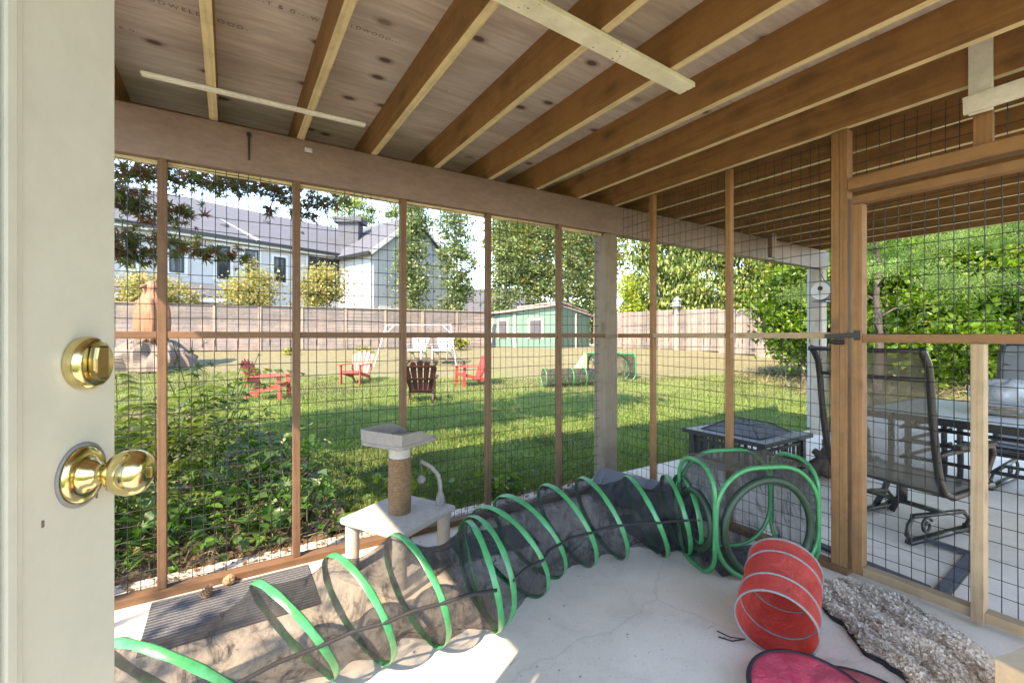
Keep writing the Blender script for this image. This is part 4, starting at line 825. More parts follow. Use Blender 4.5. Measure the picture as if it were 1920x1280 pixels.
pop = pop_cube('net_cube', 'green rimmed netting play cube out on the lawn behind the corner post', (0, 0), ((q1-q0).length, 0), .95, .82, 1.7, .14, .6); pop.matrix_basis = Matrix.Translation(q0) @ Matrix.Rotation(math.atan2((q1-q0).y, (q1-q0).x), 4, 'Z')
tp = at_ground(1097, 690); tt = thing('play_tent', 'small tan peaked play tent behind the lawn tunnel', 'play tent', tp); mb = MB(); ap = (0, 0, .62)
for i in range(4): a, b_ = R(45+90*i), R(135+90*i); mb.quad([(.42*math.cos(a), .42*math.sin(a), 0), (.42*math.cos(b_), .42*math.sin(b_), 0), ap])
mb.build('canvas', M['card'], tt, solid=.01)
mb = MB(); [mb.tube([(.43*math.cos(R(45+90*i)), .43*math.sin(R(45+90*i)), 0), ap], .014, 6) for i in range(4)]; mb.build('poles', M['green'], tt)
wp = C(3.45, 18.5); wp.z = ground(wp.x, wp.y); wpo = thing('birdbath', 'white pedestal birdbath in front of the green shed corner', 'birdbath', wp); mb = MB(); mb.lathe([(.16, -.02), (.15, .03), (.06, .06), (.05, .45), (.09, .5)], 18); mb.build('pedestal', M['whiteplastic'], wpo, smooth='auto'); mb = MB(); mb.lathe([(.09, .501), (.26, .57), (.28, .63), (.25, .63), (.1, .58), (0, .575)], 22, None, False); mb.build('bowl', M['whiteplastic'], wpo, smooth='auto')
# carved bear-like totem on a rock mound
tc_ = C(-11.55, 14.4); tc_.z = ground(tc_.x, tc_.y)
rk = MB()
def rockf(u, v): a = u*6.28318; th = v*1.5708; k = 1+.13*math.sin(a*5+v*6)+.1*math.sin(a*9+1)+.06*math.sin(a*17+v*9); return Vector((1.15*k*math.sin(th)*math.cos(a), .95*k*math.sin(th)*math.sin(a), .86*math.cos(th)**.8*(1+.12*math.sin(a*7+v*9)+.07*math.sin(a*13)) if v < .999 else -.05))
rk.grid(rockf, 40, 16, True); ro = rk.build('rock_mound', M['rock'], mw=Matrix.Translation(tc_) @ Matrix.Rotation(-YAW, 4, 'Z')); tag(ro, 'low pale rock mound under the carved statue', 'rock')
sv = thing('carved_statue', 'reddish carved wooden eagle statue with folded wings', 'statue', tc_+Vector((0, 0, .80)), -YAW-R(18)); mb = MB()
def bodyf(u, v):
    a = u*6.28318; z = v*2.0; r = np.interp(z, [0, .15, .5, .95, 1.3, 1.5, 1.62, 1.8, 1.93, 2.0], [.34, .42, .46, .45, .36, .26, .2, .21, .15, .02]); k = 1+.03*math.sin(a*14+math.sin(z*9)); return Vector((r*1.12*k*math.cos(a), r*.8*k*math.sin(a)-.04*math.sin(z*1.5), z))
mb.grid(bodyf, 56, 40, True); mb.build('body', M['carved'], sv, smooth=True)
for s_ in (-1, 1):
    mb = MB(); mb.grid(lambda u, v: Vector((s_*(.30+.20*math.sin(v*3.0)**.7*(.6+.4*u))+s_*.02*math.sin(u*24), -.28+.5*u, 1.42-1.30*v-.12*abs(u-.5))), 24, 20); mb.build('wing', M['carved'], sv, smooth=True, solid=.09)
mb = MB(); mb.tube([(0, -.15, 1.80), (0, -.30, 1.78), (0, -.36, 1.70)], [.08, .06, .02], 8); mb.build('beak', M['carved'], sv, smooth=True)
mb = MB()
for x in (-.24, -.16, -.08, .08, .16, .24): mb.tube([(x, -.30, .12), (x, -.42, .07), (x, -.46, .0)], [.035, .03, .015], 6)
mb.build('claws', M['rock'], sv, smooth=True)
# ================================================================== FENCES
def fence(name, label, pts, vertical, H=1.86, cap=True):
    p0 = C(*pts[0]); p0.z = ground(p0.x, p0.y); t = thing(name, label, 'fence', p0)
    for (a, b_) in zip(pts[:-1], pts[1:]):
        A, B = C(*a), C(*b_); d = (B-A); n = max(1, round(d.length/1.75)); dd = d.normalized(); nr = Vector((-dd.y, dd.x, 0))
        for k in range(n):
            P, Q = A+d*(k/n), A+d*((k+1)/n); P.z, Q.z = ground(P.x, P.y), ground(Q.x, Q.y); zb = (P.z+Q.z)/2
            lumber('post', (P.x, P.y, P.z-.1), (P.x, P.y, zb+H+.02), .13 if k % 2 else .09, .10, M['fpost'], t, up=nr)
            mb = MB(); Xf = frame((P.x, P.y, zb), (Q.x, Q.y, zb)); Ln = (Q-P).length
            if vertical:
                m_ = int(Ln/.14)
                for i in range(m_): e = random.uniform(-.004, .004); mb.box((i*Ln/m_+.007, -.05+e, .03), ((i+1)*Ln/m_-.007, -.03+e, H-random.uniform(0, .03)))
            else:
                for i in range(12): e = random.uniform(-.004, .004); mb.box((.03, -.012+e, .02+i*H/12), (Ln-.03, .012+e, .02+(i+1)*H/12-.008))
            mb.build('board_panel', M['fencev'] if vertical else M['fence'], t, True, mw=Xf)
            if cap: lumber('cap_rail', (P.x, P.y, zb+H+.045), (Q.x, Q.y, zb+H+.045), .14, .04, M['fpost'], t)
    return t
fence('board_fence', 'grey brown horizontal board fence before the white house', [(-21, 14.0), (-15.1, 17.0), (-9.2, 19.7), (-1.2, 23.7)], False)
fence('picket_fence', 'pale vertical plank fence on the right behind the shed', [(4.6, 25.0), (7.1, 21.6), (9.6, 17.6), (11.6, 14.2)], True, cap=False)
bp = C(7.55, 20.6); bp.z = ground(bp.x, bp.y); bf = thing('feeder_post', 'pale post with small bird feeder in front of the plank fence', 'bird feeder', bp); mb = MB(); mb.box((-.07, -.07, -.05), (.07, .07, 1.98)); mb.build('pole', M['postw'], bf); mb = MB(); mb.box((-.2, -.2, 1.985), (.2, .2, 2.01)); mb.box((-.12, -.12, 2.012), (.12, .12, 2.28)); mb.lathe([(.26, 2.282), (.02, 2.42)], 4); mb.build('feeder', M['alu'], bf)
# ================================================================== GREEN SHED
def shed():
    A, B, D = C(-1.0, 24.4), C(2.42, 23.0), C(4.3, 25.2); zb = .38; t = thing('garden_shed', 'green board shed with low sloping roof and pale trim', 'shed', (B.x, B.y, zb)); E = A+(D-B)
    ha, hb, hd = 2.0, 2.42, 1.95
    def wall(P, Q, h1, h2, nm='wall'):
        X = frame((P.x, P.y, zb-.15), (Q.x, Q.y, zb-.15)); Ln = (Q-P).length; mb = MB(); mb.prism([(0, 0), (Ln, 0), (Ln, h2+.15), (0, h1+.15)], -.04, .04, X @ Matrix(((1, 0, 0, 0), (0, 0, -1, 0), (0, 1, 0, 0), (0, 0, 0, 1)))); return mb.build(nm, M['shedgreen'], t, True)
    wall(A, B, ha, hb); wall(B, D, hb, hd); wall(D, E, hd, hd); wall(E, A, hd, ha)
    mb = MB(); up = Vector((0, 0, 1)); out = ((A-B).normalized()*.3, (B-D).normalized()*.3)
    a_, b_, d_, e_ = [Vector((p.x, p.y, zb+h)) for p, h in ((A, ha+.03), (B, hb+.03), (D, hd+.03), (E, hd-.3))]
    a2 = a_+out[0]+out[1]; b2 = b_-out[0]*.4+out[1]; d2 = d_-out[1]-out[0]*.4; e2 = e_+out[0]-out[1]
    for q in (0,): mb.quad([a2, b2, d2, e2]); 
    mb.build('roof', M['shedroof'], t, True, solid=-.10)
    mb = MB(); m1 = A.lerp(B, .40); m2 = B
    p = [Vector((m1.x, m1.y, zb+2.36)), Vector((m2.x, m2.y, zb+2.60)), Vector((D.x, D.y, zb+2.2)), Vector((m1.x+(D-B).x, m1.y+(D-B).y, zb+2.2))]
    p[0] += out[1]*.5; p[1] += out[1]*.5-out[0]*.5; mb.quad(p); mb.build('upper_roof', M['shedroof'], t, True, solid=-.09)
    dd = (B-A).normalized(); nr = Vector((dd.y, -dd.x, 0))
    for f in (.0, .34, .985): P = A.lerp(B, f)+nr*.05; h = ha+(hb-ha)*f; lumber('corner_board', (P.x, P.y, zb-.1), (P.x, P.y, zb+h-.04), .16, .04, M['postw'], t, up=nr)
    P = B.lerp(D, .5)+Vector(((D-B).normalized().y, -(D-B).normalized().x, 0))*.05; lumber('corner_board', (P.x, P.y, zb-.1), (P.x, P.y, zb+2.1), .12, .04, M['postw'], t, up=nr)
    for f, wd in ((.16, .42), (.66, .62)):
        P = A.lerp(B, f)+nr*.055; X = frame((P.x, P.y, zb), (P.x+dd.x, P.y+dd.y, zb)); mb = MB()
        for bx_ in (((-wd/2-.13, -.02, .75), (-wd/2, .02, 1.7)), ((wd/2, -.02, .75), (wd/2+.13, .02, 1.7)), ((-wd/2-.13, -.02, 1.701), (wd/2+.13, .02, 1.84))): mb.box(*bx_, X)
        wo = mb.build('window', M['postw'], t, True); mb = MB(); mb.box((-wd/2, -.005, .75), (wd/2, .005, 1.70), X); mb.build('pane', M['flatmat'], wo, True)
shed()
# ================================================================== WHITE HOUSE
def house():
    a1 = Vector((.62, .785)).normalized(); a2 = Vector((a1.y, -a1.x))       # along facade / out of the facade (plan coords l,z)
    A = Vector((-21.5, 18.2)); B = Vector((-11.4, 30.3)); g = .66; EV = 6.7; t = thing('white_house', 'two storey white house with grey shingle roof beyond the fence', 'house', C(A.x, A.y, g))
    def Q(v, z): return C(v.x, v.y, z)
    B = A+a1*((B-A).dot(a1)); Cc = B+a2*3.8; Dd = Cc+a1*6.4; back = -a2*10
    def wall(p, q, z0, z1, mat='siding', thick=.12):
        P, R_ = Q(p, z0), Q(q, z0); X = frame(P, R_); mb = MB(); mb.box((0, 0, 0), ((R_-P).length, thick, z1-z0)); return mb.build('wall', M[mat], t, True, mw=X)
    L0 = A-a1*6
    wall(B, L0, g, EV); wall(Cc, B, g, EV-.02); wall(Dd, Cc, g, EV); wall(Dd+back*1.3, Dd, g, EV-.02)
    # gable triangle
    mid = (Cc+Dd)/2; pk = EV+2.55; P = Q(Cc, EV); D_ = Q(Dd, EV); mb = MB(); nr = (D_-P).cross(Vector((0, 0, 1))).normalized()*.06
    tri = [P, D_, Q(mid, pk)]; mb.v = [tuple(p+nr) for p in tri]+[tuple(p-nr) for p in tri]; mb.f = [(0, 1, 2), (5, 4, 3), (0, 3, 4, 1), (1, 4, 5, 2), (2, 5, 3, 0)]; mb.mi = [0]*5; mb.build('gable', M['siding'], t, True)
    # roofs
    ov = .45; rz = EV+3.0
    mb = MB(); e0, e1 = L0+a2*ov-a1*.4, B+a2*ov; r0, r1 = L0-a2*5-a1*.4, B-a2*5+a1*9; z0 = EV-.05
    mb.quad([Q(e0, z0), Q(e1+a1*6.4, z0), Q(r1, rz), Q(r0, rz)]); mb.quad([Q(r0, rz), Q(r1, rz), Q(r1-a2*5, z0), Q(r0-a2*5, z0)]); mb.build('roof', M['shingle'], t, True, solid=-.16)
    mb = MB(); f_, k_ = mid+a2*ov-a1*0, mid-a2*7.6; lft, rgt = Cc-a1*ov, Dd+a1*ov; zlo = EV-.32
    mb.quad([Q(lft+a2*ov, zlo), Q(f_, pk+.08), Q(k_, pk+.08), Q(lft-a2*4.5, zlo)][::-1]); mb.quad([Q(rgt+a2*ov, zlo), Q(rgt-a2*4.5, zlo), Q(k_, pk+.08), Q(f_, pk+.08)][::-1]); rf = mb.build('roof', M['shingle'], t, True, solid=.16)
    def trimbar(p, q, wd, ht, nm, mat='trim', parent=t, up=(0, 0, 1)): return lumber(nm, p, q, wd, ht, M[mat], parent, up=up, bevel=0)
    trimbar(Q(lft+a2*(ov+.03), zlo+.02), Q(mid+a2*(ov+.03), pk+.08), .06, .26, 'bargeboard'); trimbar(Q(rgt+a2*(ov+.03), zlo+.02), Q(mid+a2*(ov+.03), pk+.08), .06, .26, 'bargeboard')
    trimbar(Q(e0, z0-.08), Q(e1-a1*.1, z0-.08), .05, .2, 'fascia'); trimbar(Q(e0+a2*.09, z0), Q(e1-a1*.1+a2*.09, z0), .12, .11, 'gutter', 'darkframe'); trimbar(Q(lft+a2*ov-a1*.08, zlo-.02), Q(lft-a2*3.2-a1*.08, zlo-.02), .12, .11, 'gutter', 'darkframe')
    s0 = A+a1*((B-A).length*.66); trimbar(Q(s0+a2*(ov+.02), z0+.12), Q(s0-a1*1.5-a2*3.6, rz-.75), .30, .16, 'roof_rake'); trimbar(Q(s0+a2*.12, EV-.2), Q(s0+a2*.12, 3.2), .12, .1, 'downspout')
    # chimney
    cp = mid+a2*-4.2-a1*2.1; mb = MB(); mb.box((-.7, -.5, 0), (.7, .5, 2.0), Matrix.Translation(Q(cp, EV+.45)) @ Matrix.Rotation(-YAW, 4, 'Z')); mb.build('chimney', M['shingle'], rf, True); mb = MB(); mb.box((-.95, -.7, 2.0), (.95, .7, 2.35), Matrix.Translation(Q(cp, EV+.45)) @ Matrix.Rotation(-YAW, 4, 'Z')); mb.build('chimney_cap', M['shingle'], rf, True)
    for f, up_ in ((.42, 2.0), (.50, 3.3), (.58, 1.0), (.78, 3.0), (.9, 2.2)):
        p = A+a1*((B-A).length*f)-a2*(up_*1.0); zz = z0+(rz-z0)*(up_+ov)/(5+ov); mb = MB(); mb.box((-.16, -.16, .0), (.16, .16, .26), Matrix.Translation(Q(p, zz)) @ Matrix.Rotation(-YAW, 4, 'Z')); mb.build('roof_vent', M['darkframe'], rf, True)
    # windows: position along the facade (m from A), sill, width, height, mullions
    def window(o, d, s, wd, z, h, mull, face):
        c = o+d*s+face*.16; X = frame(Q(c-d*(wd/2), z), Q(c+d*(wd/2), z)); f1 = .09; mb = MB(); tr_ = MB(); T_ = .16
        for lo, hi in (((0, -.05, 0), (f1, .05, h)), ((wd-f1, -.05, 0), (wd, .05, h)), ((f1, -.05, 0), (wd-f1, .05, f1)), ((f1, -.05, h-f1), (wd-f1, .05, h))): mb.box(lo, hi)
        for k in range(1, mull+1): mb.box((wd*k/(mull+1)-.05, -.045, f1), (wd*k/(mull+1)+.05, .045, h-f1))
        wo = mb.build('window', M['darkframe'], t, True, mw=X)
        mb = MB(); mb.box((f1, -.012, f1), (wd-f1, .012, h-f1)); mb.build('pane', M['glass'], wo, True, mw=X)
        for lo, hi in (((-T_, -.03, -T_), (0, .03, h+T_)), ((wd, -.03, -T_), (wd+T_, .03, h+T_)), ((0, -.03, h), (wd, .03, h+T_)), ((0, -.03, -T_), (wd, .03, 0))): tr_.box(lo, hi)
        tr_.build('window_trim', M['trim'], wo, True, mw=X)
    def spx(px):           # distance along the facade at a bearing
        u = (px-960)/FPX; return (u*A.y-A.x)/(a1.x-u*a1.y)
    for x0, x1, m_ in ((233, 252, 1), (315, 343, 1), (404, 429, 0), (457, 482, 0), (511, 533, 1), (576, 636, 3)):
        s0_, s1_ = spx(x0), spx(x1); hgt = 1.85 if m_ != 1 else 1.5; window(A, a1, (s0_+s1_)/2, s1_-s0_, 4.42 if m_ == 0 else 4.55, hgt, m_, a2)
    window(Cc, a1, 3.2, 1.7, 4.3, 1.7, 1, a2); window(A, a1, 7.2, 1.6, 1.6, 1.3, 0, a2); window(Cc, a1, 1.6, 2.2, 1.4, 1.6, 1, a2)
    # lower porch roof along the facade
    mb = MB(); q0, q1 = A+a1*-2, A+a1*((B-A).length*.52); mb.quad([Q(q0+a2*1.7, 3.2), Q(q1+a2*1.7, 3.2), Q(q1+a2*.06, 4.0), Q(q0+a2*.06, 4.0)]); mb.build('porch_roof', M['shingle'], t, True, solid=-.12)
    trimbar(Q(q0+a2*1.73, 3.12), Q(q1+a2*1.73, 3.12), .05, .24, 'fascia')
    # garage wing right of the gable
    W0 = Dd+a1*1.0; mb = MB(); 
    return t
house()
h2 = thing('far_house', 'distant grey roofed house between the poplars', 'house', C(1.1, 46, .6)); mb = MB(); X2 = Matrix.Translation(C(-2.6, 46, .6)) @ Matrix.Rotation(-YAW-R(12), 4, 'Z')
mb.box((-6, -3, 0), (5, 3, 3.0), X2); mb.build('wall', M['trim'], h2, True)
mb = MB(); mb.quad([X2 @ Vector(p) for p in ((-6.4, -3.5, 2.95), (5.4, -3.5, 2.95), (4, 0, 5.4), (-5, 0, 5.4))]); mb.quad([X2 @ Vector(p) for p in ((-5, 0, 5.4), (4, 0, 5.4), (5.4, 3.5, 2.95), (-6.4, 3.5, 2.95))]); mb.quad([X2 @ Vector(p) for p in ((5.4, -3.5, 2.95), (5.4, 3.5, 2.95), (4, 0, 5.4))]); mb.build('roof', M['shingle'], h2, True, solid=-.12)
# ================================================================== TREES
def poplar(l, z, r, h, label, n=8500):
    bl = [((random.uniform(-.15, .15), random.uniform(-.15, .15), 1.0+i*(h-1.6)/7), (r*np.interp(i, [0, 2, 5, 7], [.75, 1, .9, .5]), r*np.interp(i, [0, 2, 5, 7], [.75, 1, .9, .5]), (h-1)/11)) for i in range(8)]
    make_tree('poplar_tree', label, 'tree', l, z, h*1.1, bl, 'poplar', n, .17, 170, .26, .10, up=.3, group='columnar poplars behind the fence', nl=3, shell=.35)
for a in ((-5.9, 26.5, 1.0, 10.5, 'columnar poplar nearest the white gable, left of the sky gap'), (-3.25, 26.2, 1.05, 10.2, 'columnar poplar standing alone between two gaps of sky'), (-.45, 27, 1.05, 10.5, 'columnar poplar rising behind the left end of the shed'), (1.55, 28, 1.15, 10.5, 'columnar poplar behind the middle of the shed roof'), (3.5, 28, 1.15, 11, 'columnar poplar behind the right end of the shed'), (5.3, 28.5, 1.2, 11, 'columnar poplar behind the corner post')):
    poplar(*a)
def broad(name, label, l, z, h, w_, leaf, n, size, clump, spread, **kw):
    bl = [((random.uniform(-.4, .4)*w_, random.uniform(-.4, .4)*w_, h*random.uniform(.42, .82)), (w_*random.uniform(.45, .7), w_*random.uniform(.45, .7), h*random.uniform(.16, .28))) for _ in range(6)]+[((0, 0, h*.55), (w_*.8, w_*.8, h*.4))]
    return make_tree(name, label, kw.pop('cat', 'tree'), l, z, h, bl, leaf, n, size, clump, spread, **kw)
broad('maple_tree', 'tall yellowing tree behind the shed, left of the stud', 1.2, 35, 15, 3.2, 'mixed', 14000, .30, 140, .5)
broad('maple_tree', 'tall yellow green tree behind the right poplars', 6.5, 36, 15, 3.6, 'mixed', 14000, .30, 140, .5)
def cedar(l, z, h, r, label, n=11000, leaf='cedar'):
    bl = []
    for i in range(9): f = i/8; k = r*(1-f*.82); bl.append(((0, 0, h*(.14+.84*f)), (k, k, h*.07)))
    make_tree('cedar_tree', label, 'tree', l, z, h, bl, leaf, n*2, .30, 260, .40, .22, droop=1.0, tmpl=([(0, 0, 0), (.4, .17, .05), (1, 0, -.1), (.4, -.17, .05)], [(0, 1, 2, 3)]), shell=.6, nl=6)
for a in ((-15.5, 44, 19, 4.2, 'cedar rising behind the white house roof, left one'), (-11.3, 47, 19, 4.4, 'cedar rising behind the white house chimney'), (9.3, 28, 13, 2.9, 'drooping cedar behind the plank fence, left of the stud'), (12.6, 27, 14, 3.4, 'drooping cedar behind the plank fence, between the studs'), (15.6, 25, 13, 3.2, 'drooping cedar behind the plank fence and the lush bush')): cedar(*a)
bl = [((0, 0, .5+i*.55), (.95-.10*i, .95-.10*i, .5)) for i in range(7)]
make_tree('cypress_shrub', 'yellow topped conical cypress behind the plank fence by the corner post', 'shrub', 6.6, 25.5, 4.3, bl, 'lime', 6000, .12, 90, .2, .08, nl=2, shell=.6)
for a in ((-15.4, 19.3, 3.35, 1.6, 'yellow leaved shrub behind the carved statue'), (-12.2, 21.2, 4.0, 1.45, 'yellow leaved shrub under the upstairs house windows'), (-9.45, 22.6, 4.0, 1.15, 'yellow leaved shrub under the triple house window')):
    broad('yellow_shrub', a[4], a[0], a[1], a[2], a[3], 'yellow', 6500, .13, 70, .28, cat='shrub', trunk=.06, group='yellow shrubs behind the fence')
# right side
broad('laurel_bush', 'lush green bush at the end of the plank fence', 8.0, 12.3, 3.6, 1.15, 'lush', 15000, .14, 150, .24, cat='bush', trunk=.06, up=.3)
broad('laurel_bush', 'lush dark broadleaf bush behind the tall patio chair', 10.2, 11.2, 2.3, 1.6, 'lush', 13000, .16, 130, .26, cat='bush', trunk=.06, up=.3)
broad('laurel_bush', 'lush dark broadleaf bush at the right edge behind the table', 13.0, 11.0, 2.8, 1.9, 'lush', 13000, .16, 130, .3, cat='bush', trunk=.06, up=.3)
def lace(l, z, h, r, label, n=30000):
    bl = []
    for i in range(15): a = i*2.4; q = r*random.uniform(.2, .95); bl.append(((q*math.cos(a), q*math.sin(a), h*(.97-.60*(q/r)**1.4*random.uniform(.6, 1.1))), (r*random.uniform(.28, .45), r*random.uniform(.28, .45), h*random.uniform(.03, .06))))
    bl.append(((0, 0, h*.9), (r*.6, r*.6, h*.08)))
    make_tree('lace_maple', label, 'tree', l, z, h, bl, 'lace', n, .062, 300, .12, .10, droop=.45, tmpl=([(0, 0, 0), (.4, .10, 0), (1, 0, 0), (.4, -.10, 0)], [(0, 1, 2, 3)]), bark='barkd', shell=.2, nl=7)
broad('laurel_bush', 'wide leafy hedge mass behind the feathery maples', 12.8, 13.6, 5.4, 3.0, 'lush', 26000, .19, 240, .34, cat='bush', trunk=.08, up=.3)
lace(7.65, 9.4, 4.4, 1.5, 'feathery light green maple with pale trunk just right of the gate post'); lace(10.6, 9.2, 4.6, 1.8, 'feathery blue green maple toward the right edge')
broad('alder_tree', 'tall leafy tree at the back right with sunlit gaps', 11.5, 15, 9, 3.6, 'lush', 22000, .2, 220, .45, trunk=.15); broad('alder_tree', 'tall leafy tree filling the gap behind the feathery maples', 14.2, 17.5, 9.5, 3.8, 'lush', 20000, .2, 220, .45, trunk=.15); broad('alder_tree', 'tall leafy tree at the far right edge', 17.5, 14.5, 9, 3.6, 'lush', 18000, .2, 200, .45, trunk=.15)
broad('alder_tree', 'tall leafy tree behind the lush bush and far post', 15.2, 20, 10, 3.6, 'mixed', 14000, .24, 160, .45, trunk=.15)
# shade tree beyond the left end of the deck and the overhanging maple
sh = thing('shade_tree', 'leafy tree past the left end of the deck', 'tree', (-5.2, -.2, 0)); mb = MB(); limbs(mb, (0, 0, -.2), (0, 0, 3.6), .14, 6, 1.3); mb.build('trunk', M['bark'], sh, smooth=True)
foliage('crown', L['jmaple'], sh, clumped(2600, [((.9, .7, 3.1), (1.3, 1.6, .8)), ((-.2, 1.4, 4.2), (1.2, 1.2, .7))], 70, .22), .12, PALM, 1.2)
jm = thing('japanese_maple', 'red and green leaved maple overhanging the left screen panels', 'tree', (-2.1, 4.9, ground(-2.1, 4.9)))
def eye_pt(px, py, z): u, v = (px-960)/FPX, (630-py)/FPX; p = C(u*z, z); p.z = EYE+v*z; return p
SPR = [(235, 325, 4.5, .26, .09), (250, 380, 4.4, .28, .10), (235, 440, 4.3, .26, .10), (265, 475, 4.5, .2, .05), (340, 335, 4.6, .30, .07), (400, 345, 4.7, .30, .07), (460, 350, 4.7, .28, .07), (520, 368, 4.8, .22, .06), (330, 395, 4.4, .12, .05), (380, 470, 4.4, .22, .05), (420, 482, 4.5, .16, .05), (340, 462, 4.3, .16, .05), (505, 395, 4.8, .06, .03), (590, 385, 4.9, .18, .06), (630, 378, 5.0, .16, .05), (570, 405, 4.9, .10, .04), (290, 320, 4.5, .25, .08), (300, 410, 4.5, .15, .06), (440, 325, 4.8, .35, .06), (545, 345, 4.9, .25, .05), (210, 360, 4.3, .3, .15), (190, 460, 4.3, .3, .12), (245, 480, 4.4, .16, .05)]
pts = []; nodes_ = [Vector((-1.4, 4.7, 2.3))]; br_ = MB(); o0 = Vector((-2.1, 4.9, 0))
for px, py, z, rx, rzz in sorted(SPR, key=lambda q: q[0]):
    c = eye_pt(px, py, z); n = int(400*rx*(.5+rzz*4)); q = rnd(n)*np.array([rx*.68, rx*.68, rzz*.62])+np.array(c); pts.append(q)
    st = Vector((-1.4, 4.7, 2.3)); near = min(nodes_, key=lambda q: (q-c).length+.15*(q-st).length); mid_ = near.lerp(c, .5)+Vector((0, 0, .04)); br_.tube([near-o0, mid_-o0, c-o0], [.007, .005, .0025], 5); nodes_.append(c)
    for _ in range(3): e = c+Vector((random.uniform(-rx, rx), random.uniform(-rx, rx), random.uniform(-rzz, rzz))); br_.tube([c.lerp(mid_, .3)-o0, e-o0], [.005, .002], 4)
br_.tube([(0, 0, -.05), (.15, -.05, 1.1), (.4, -.1, 1.8), (.7, -.2, 2.4-.0)], [.10, .08, .06, .03], 9)
zs = ground(-2.1, 4.9); br_.build('trunk', M['barkd'], jm, smooth=True, mw=Matrix.Translation((0, 0, -zs)))
extra = clumped(2600, [((-1.9, 5.0, 3.4), (1.3, 1.3, .5)), ((-1.2, 5.6, 4.1), (1.4, 1.4, .5))], 60, .2)
foliage('crown', L['jmaple'], jm, np.concatenate(pts+[extra])-np.array([-2.1, 4.9, zs]), .088, PALM, 1.2)
# trees behind the viewer's left that dapple the lawn
dt = thing('dapple_tree', 'tall open tree left of the fern bed, its crown above the deck', 'tree', (-3.4, 4.3, ground(-3.4, 4.3))); mb = MB(); limbs(mb, (0, 0, -.1), (.6, .5, 5.2), .15, 5, 1.6)
for q in ((-1.2, .6, 5.7), (2.2, .9, 6.0), (4.3, .9, 6.1)): mb.tube([(.35, .3, 3.2), ((q[0]+.35)*.5, (q[1]+.3)*.5, 4.9), q], [.07, .045, .015], 6)
mb.build('trunk', M['bark'], dt, smooth=True)
foliage('crown', L['mixed'], dt, clumped(10500, [((x_+3.4, y_-4.3, z_), (r_, r_*.8, .5)) for x_, y_, z_, r_ in ((-5.2, 4.7, 5.9, 1.4), (-3.2, 5.3, 6.1, 1.3), (-1.2, 5.2, 6.0, 1.3), (.9, 5.4, 6.2, 1.3), (-4.2, 3.6, 5.8, 1.0), (-2.2, 3.9, 6.3, 1.1), (-.2, 4.1, 6.4, 1.2), (1.7, 4.3, 6.4, 1.0))], 190, .24, .2), .19)
# ================================================================== GARDEN BED PLANTS
def fern(label, x, y, n, ln, first=[None]):
    t = thing('fern', label, 'fern', (x, y, ground(x, y)+.03), random.random()*6, 'sword ferns in the bed'); V = []; F = []
    for k in range(n):
        a = k*2.4+random.uniform(-.3, .3); l_ = ln*random.uniform(.7, 1.1); ri = random.uniform(1.2, 2.3); m_ = 15
        pr = []
        for i in range(m_+1): f = i/m_; pr.append(Vector((math.cos(a)*l_*f*(.55+.45*f), math.sin(a)*l_*f*(.55+.45*f), l_*ri*(f*1.15-f*f*.72))))
        side = Vector((-math.sin(a), math.cos(a), 0))
        for i in range(2, m_): 
            f = i/m_; wd = l_*.23*math.sin(min(1, f*1.6+.1)*1.57)*(1-f)**.55+.008; p = pr[i]; d = (pr[i+1]-pr[i-1]).normalized()
            for s_ in (-1, 1):
                b = len(V); tip = p+side*s_*wd+d*wd*.35-Vector((0, 0, wd*.25)); V += [tuple(p-d*.018), tuple(p+side*s_*wd*.5+d*.026+d*wd*.15), tuple(tip), tuple(p+side*s_*wd*.5-d*.018+d*wd*.15)]; F.append((b, b+1, b+2, b+3))
        b = len(V); 
        for i in range(m_+1): V += [tuple(pr[i]-side*.003), tuple(pr[i]+side*.003)]
        for i in range(m_): F.append((b+2*i, b+2*i+1, b+2*i+3, b+2*i+2))
    me = bpy.data.meshes.new('fronds'); me.from_pydata(V, [], F); me.materials.append(L['fern']); link('fronds', me, t)
for a in (('big sword fern beside the left stud', -.46, 4.5, 18, 1.15), ('sword fern arching toward the red side-on chair', -.24, 4.8, 13, .85), ('sword fern at the far left behind the knob', -.66, 4.15, 16, 1.05), ('low sword fern under the first rail', -.45, 3.9, 12, .6)): fern(*a)
BL = ([(0, 0, 0), (.16, .22, .05), (.45, .34, .07), (.66, .17, .05), (1.15, 0, -.14), (.66, -.17, .05), (.45, -.34, .07), (.16, -.22, .05)], [(0, 1, 2, 3, 4), (0, 4, 5, 6, 7)])
def leafy(label, x, y, h, r, n, size, leaf='bedleaf', cat='plant', name='leafy_plant', tmpl=BL, stems=8, group='leafy plants in the bed'):
    z = ground(x, y)+.03; t = thing(name, label, cat, (x, y, z), 0, group); pos = rnd(n)*np.array([r*.5, r*.5, h*.26])+np.array([0, 0, h*.6]); pos[:, 2] = np.clip(pos[:, 2], .02, h*1.1)
    foliage('leaves', L[leaf], t, pos, size, tmpl, 1.6); mb = MB()
    for i in range(min(stems, n)): p = Vector(pos[i]); mb.tube([(p.x*.1, p.y*.1, -.02), (p.x*.6, p.y*.6, p.z*.6), p], [.006, .005, .003], 5)
    mb.build('stems', M['bark'] if leaf == 'straw' else L['fern'], t)
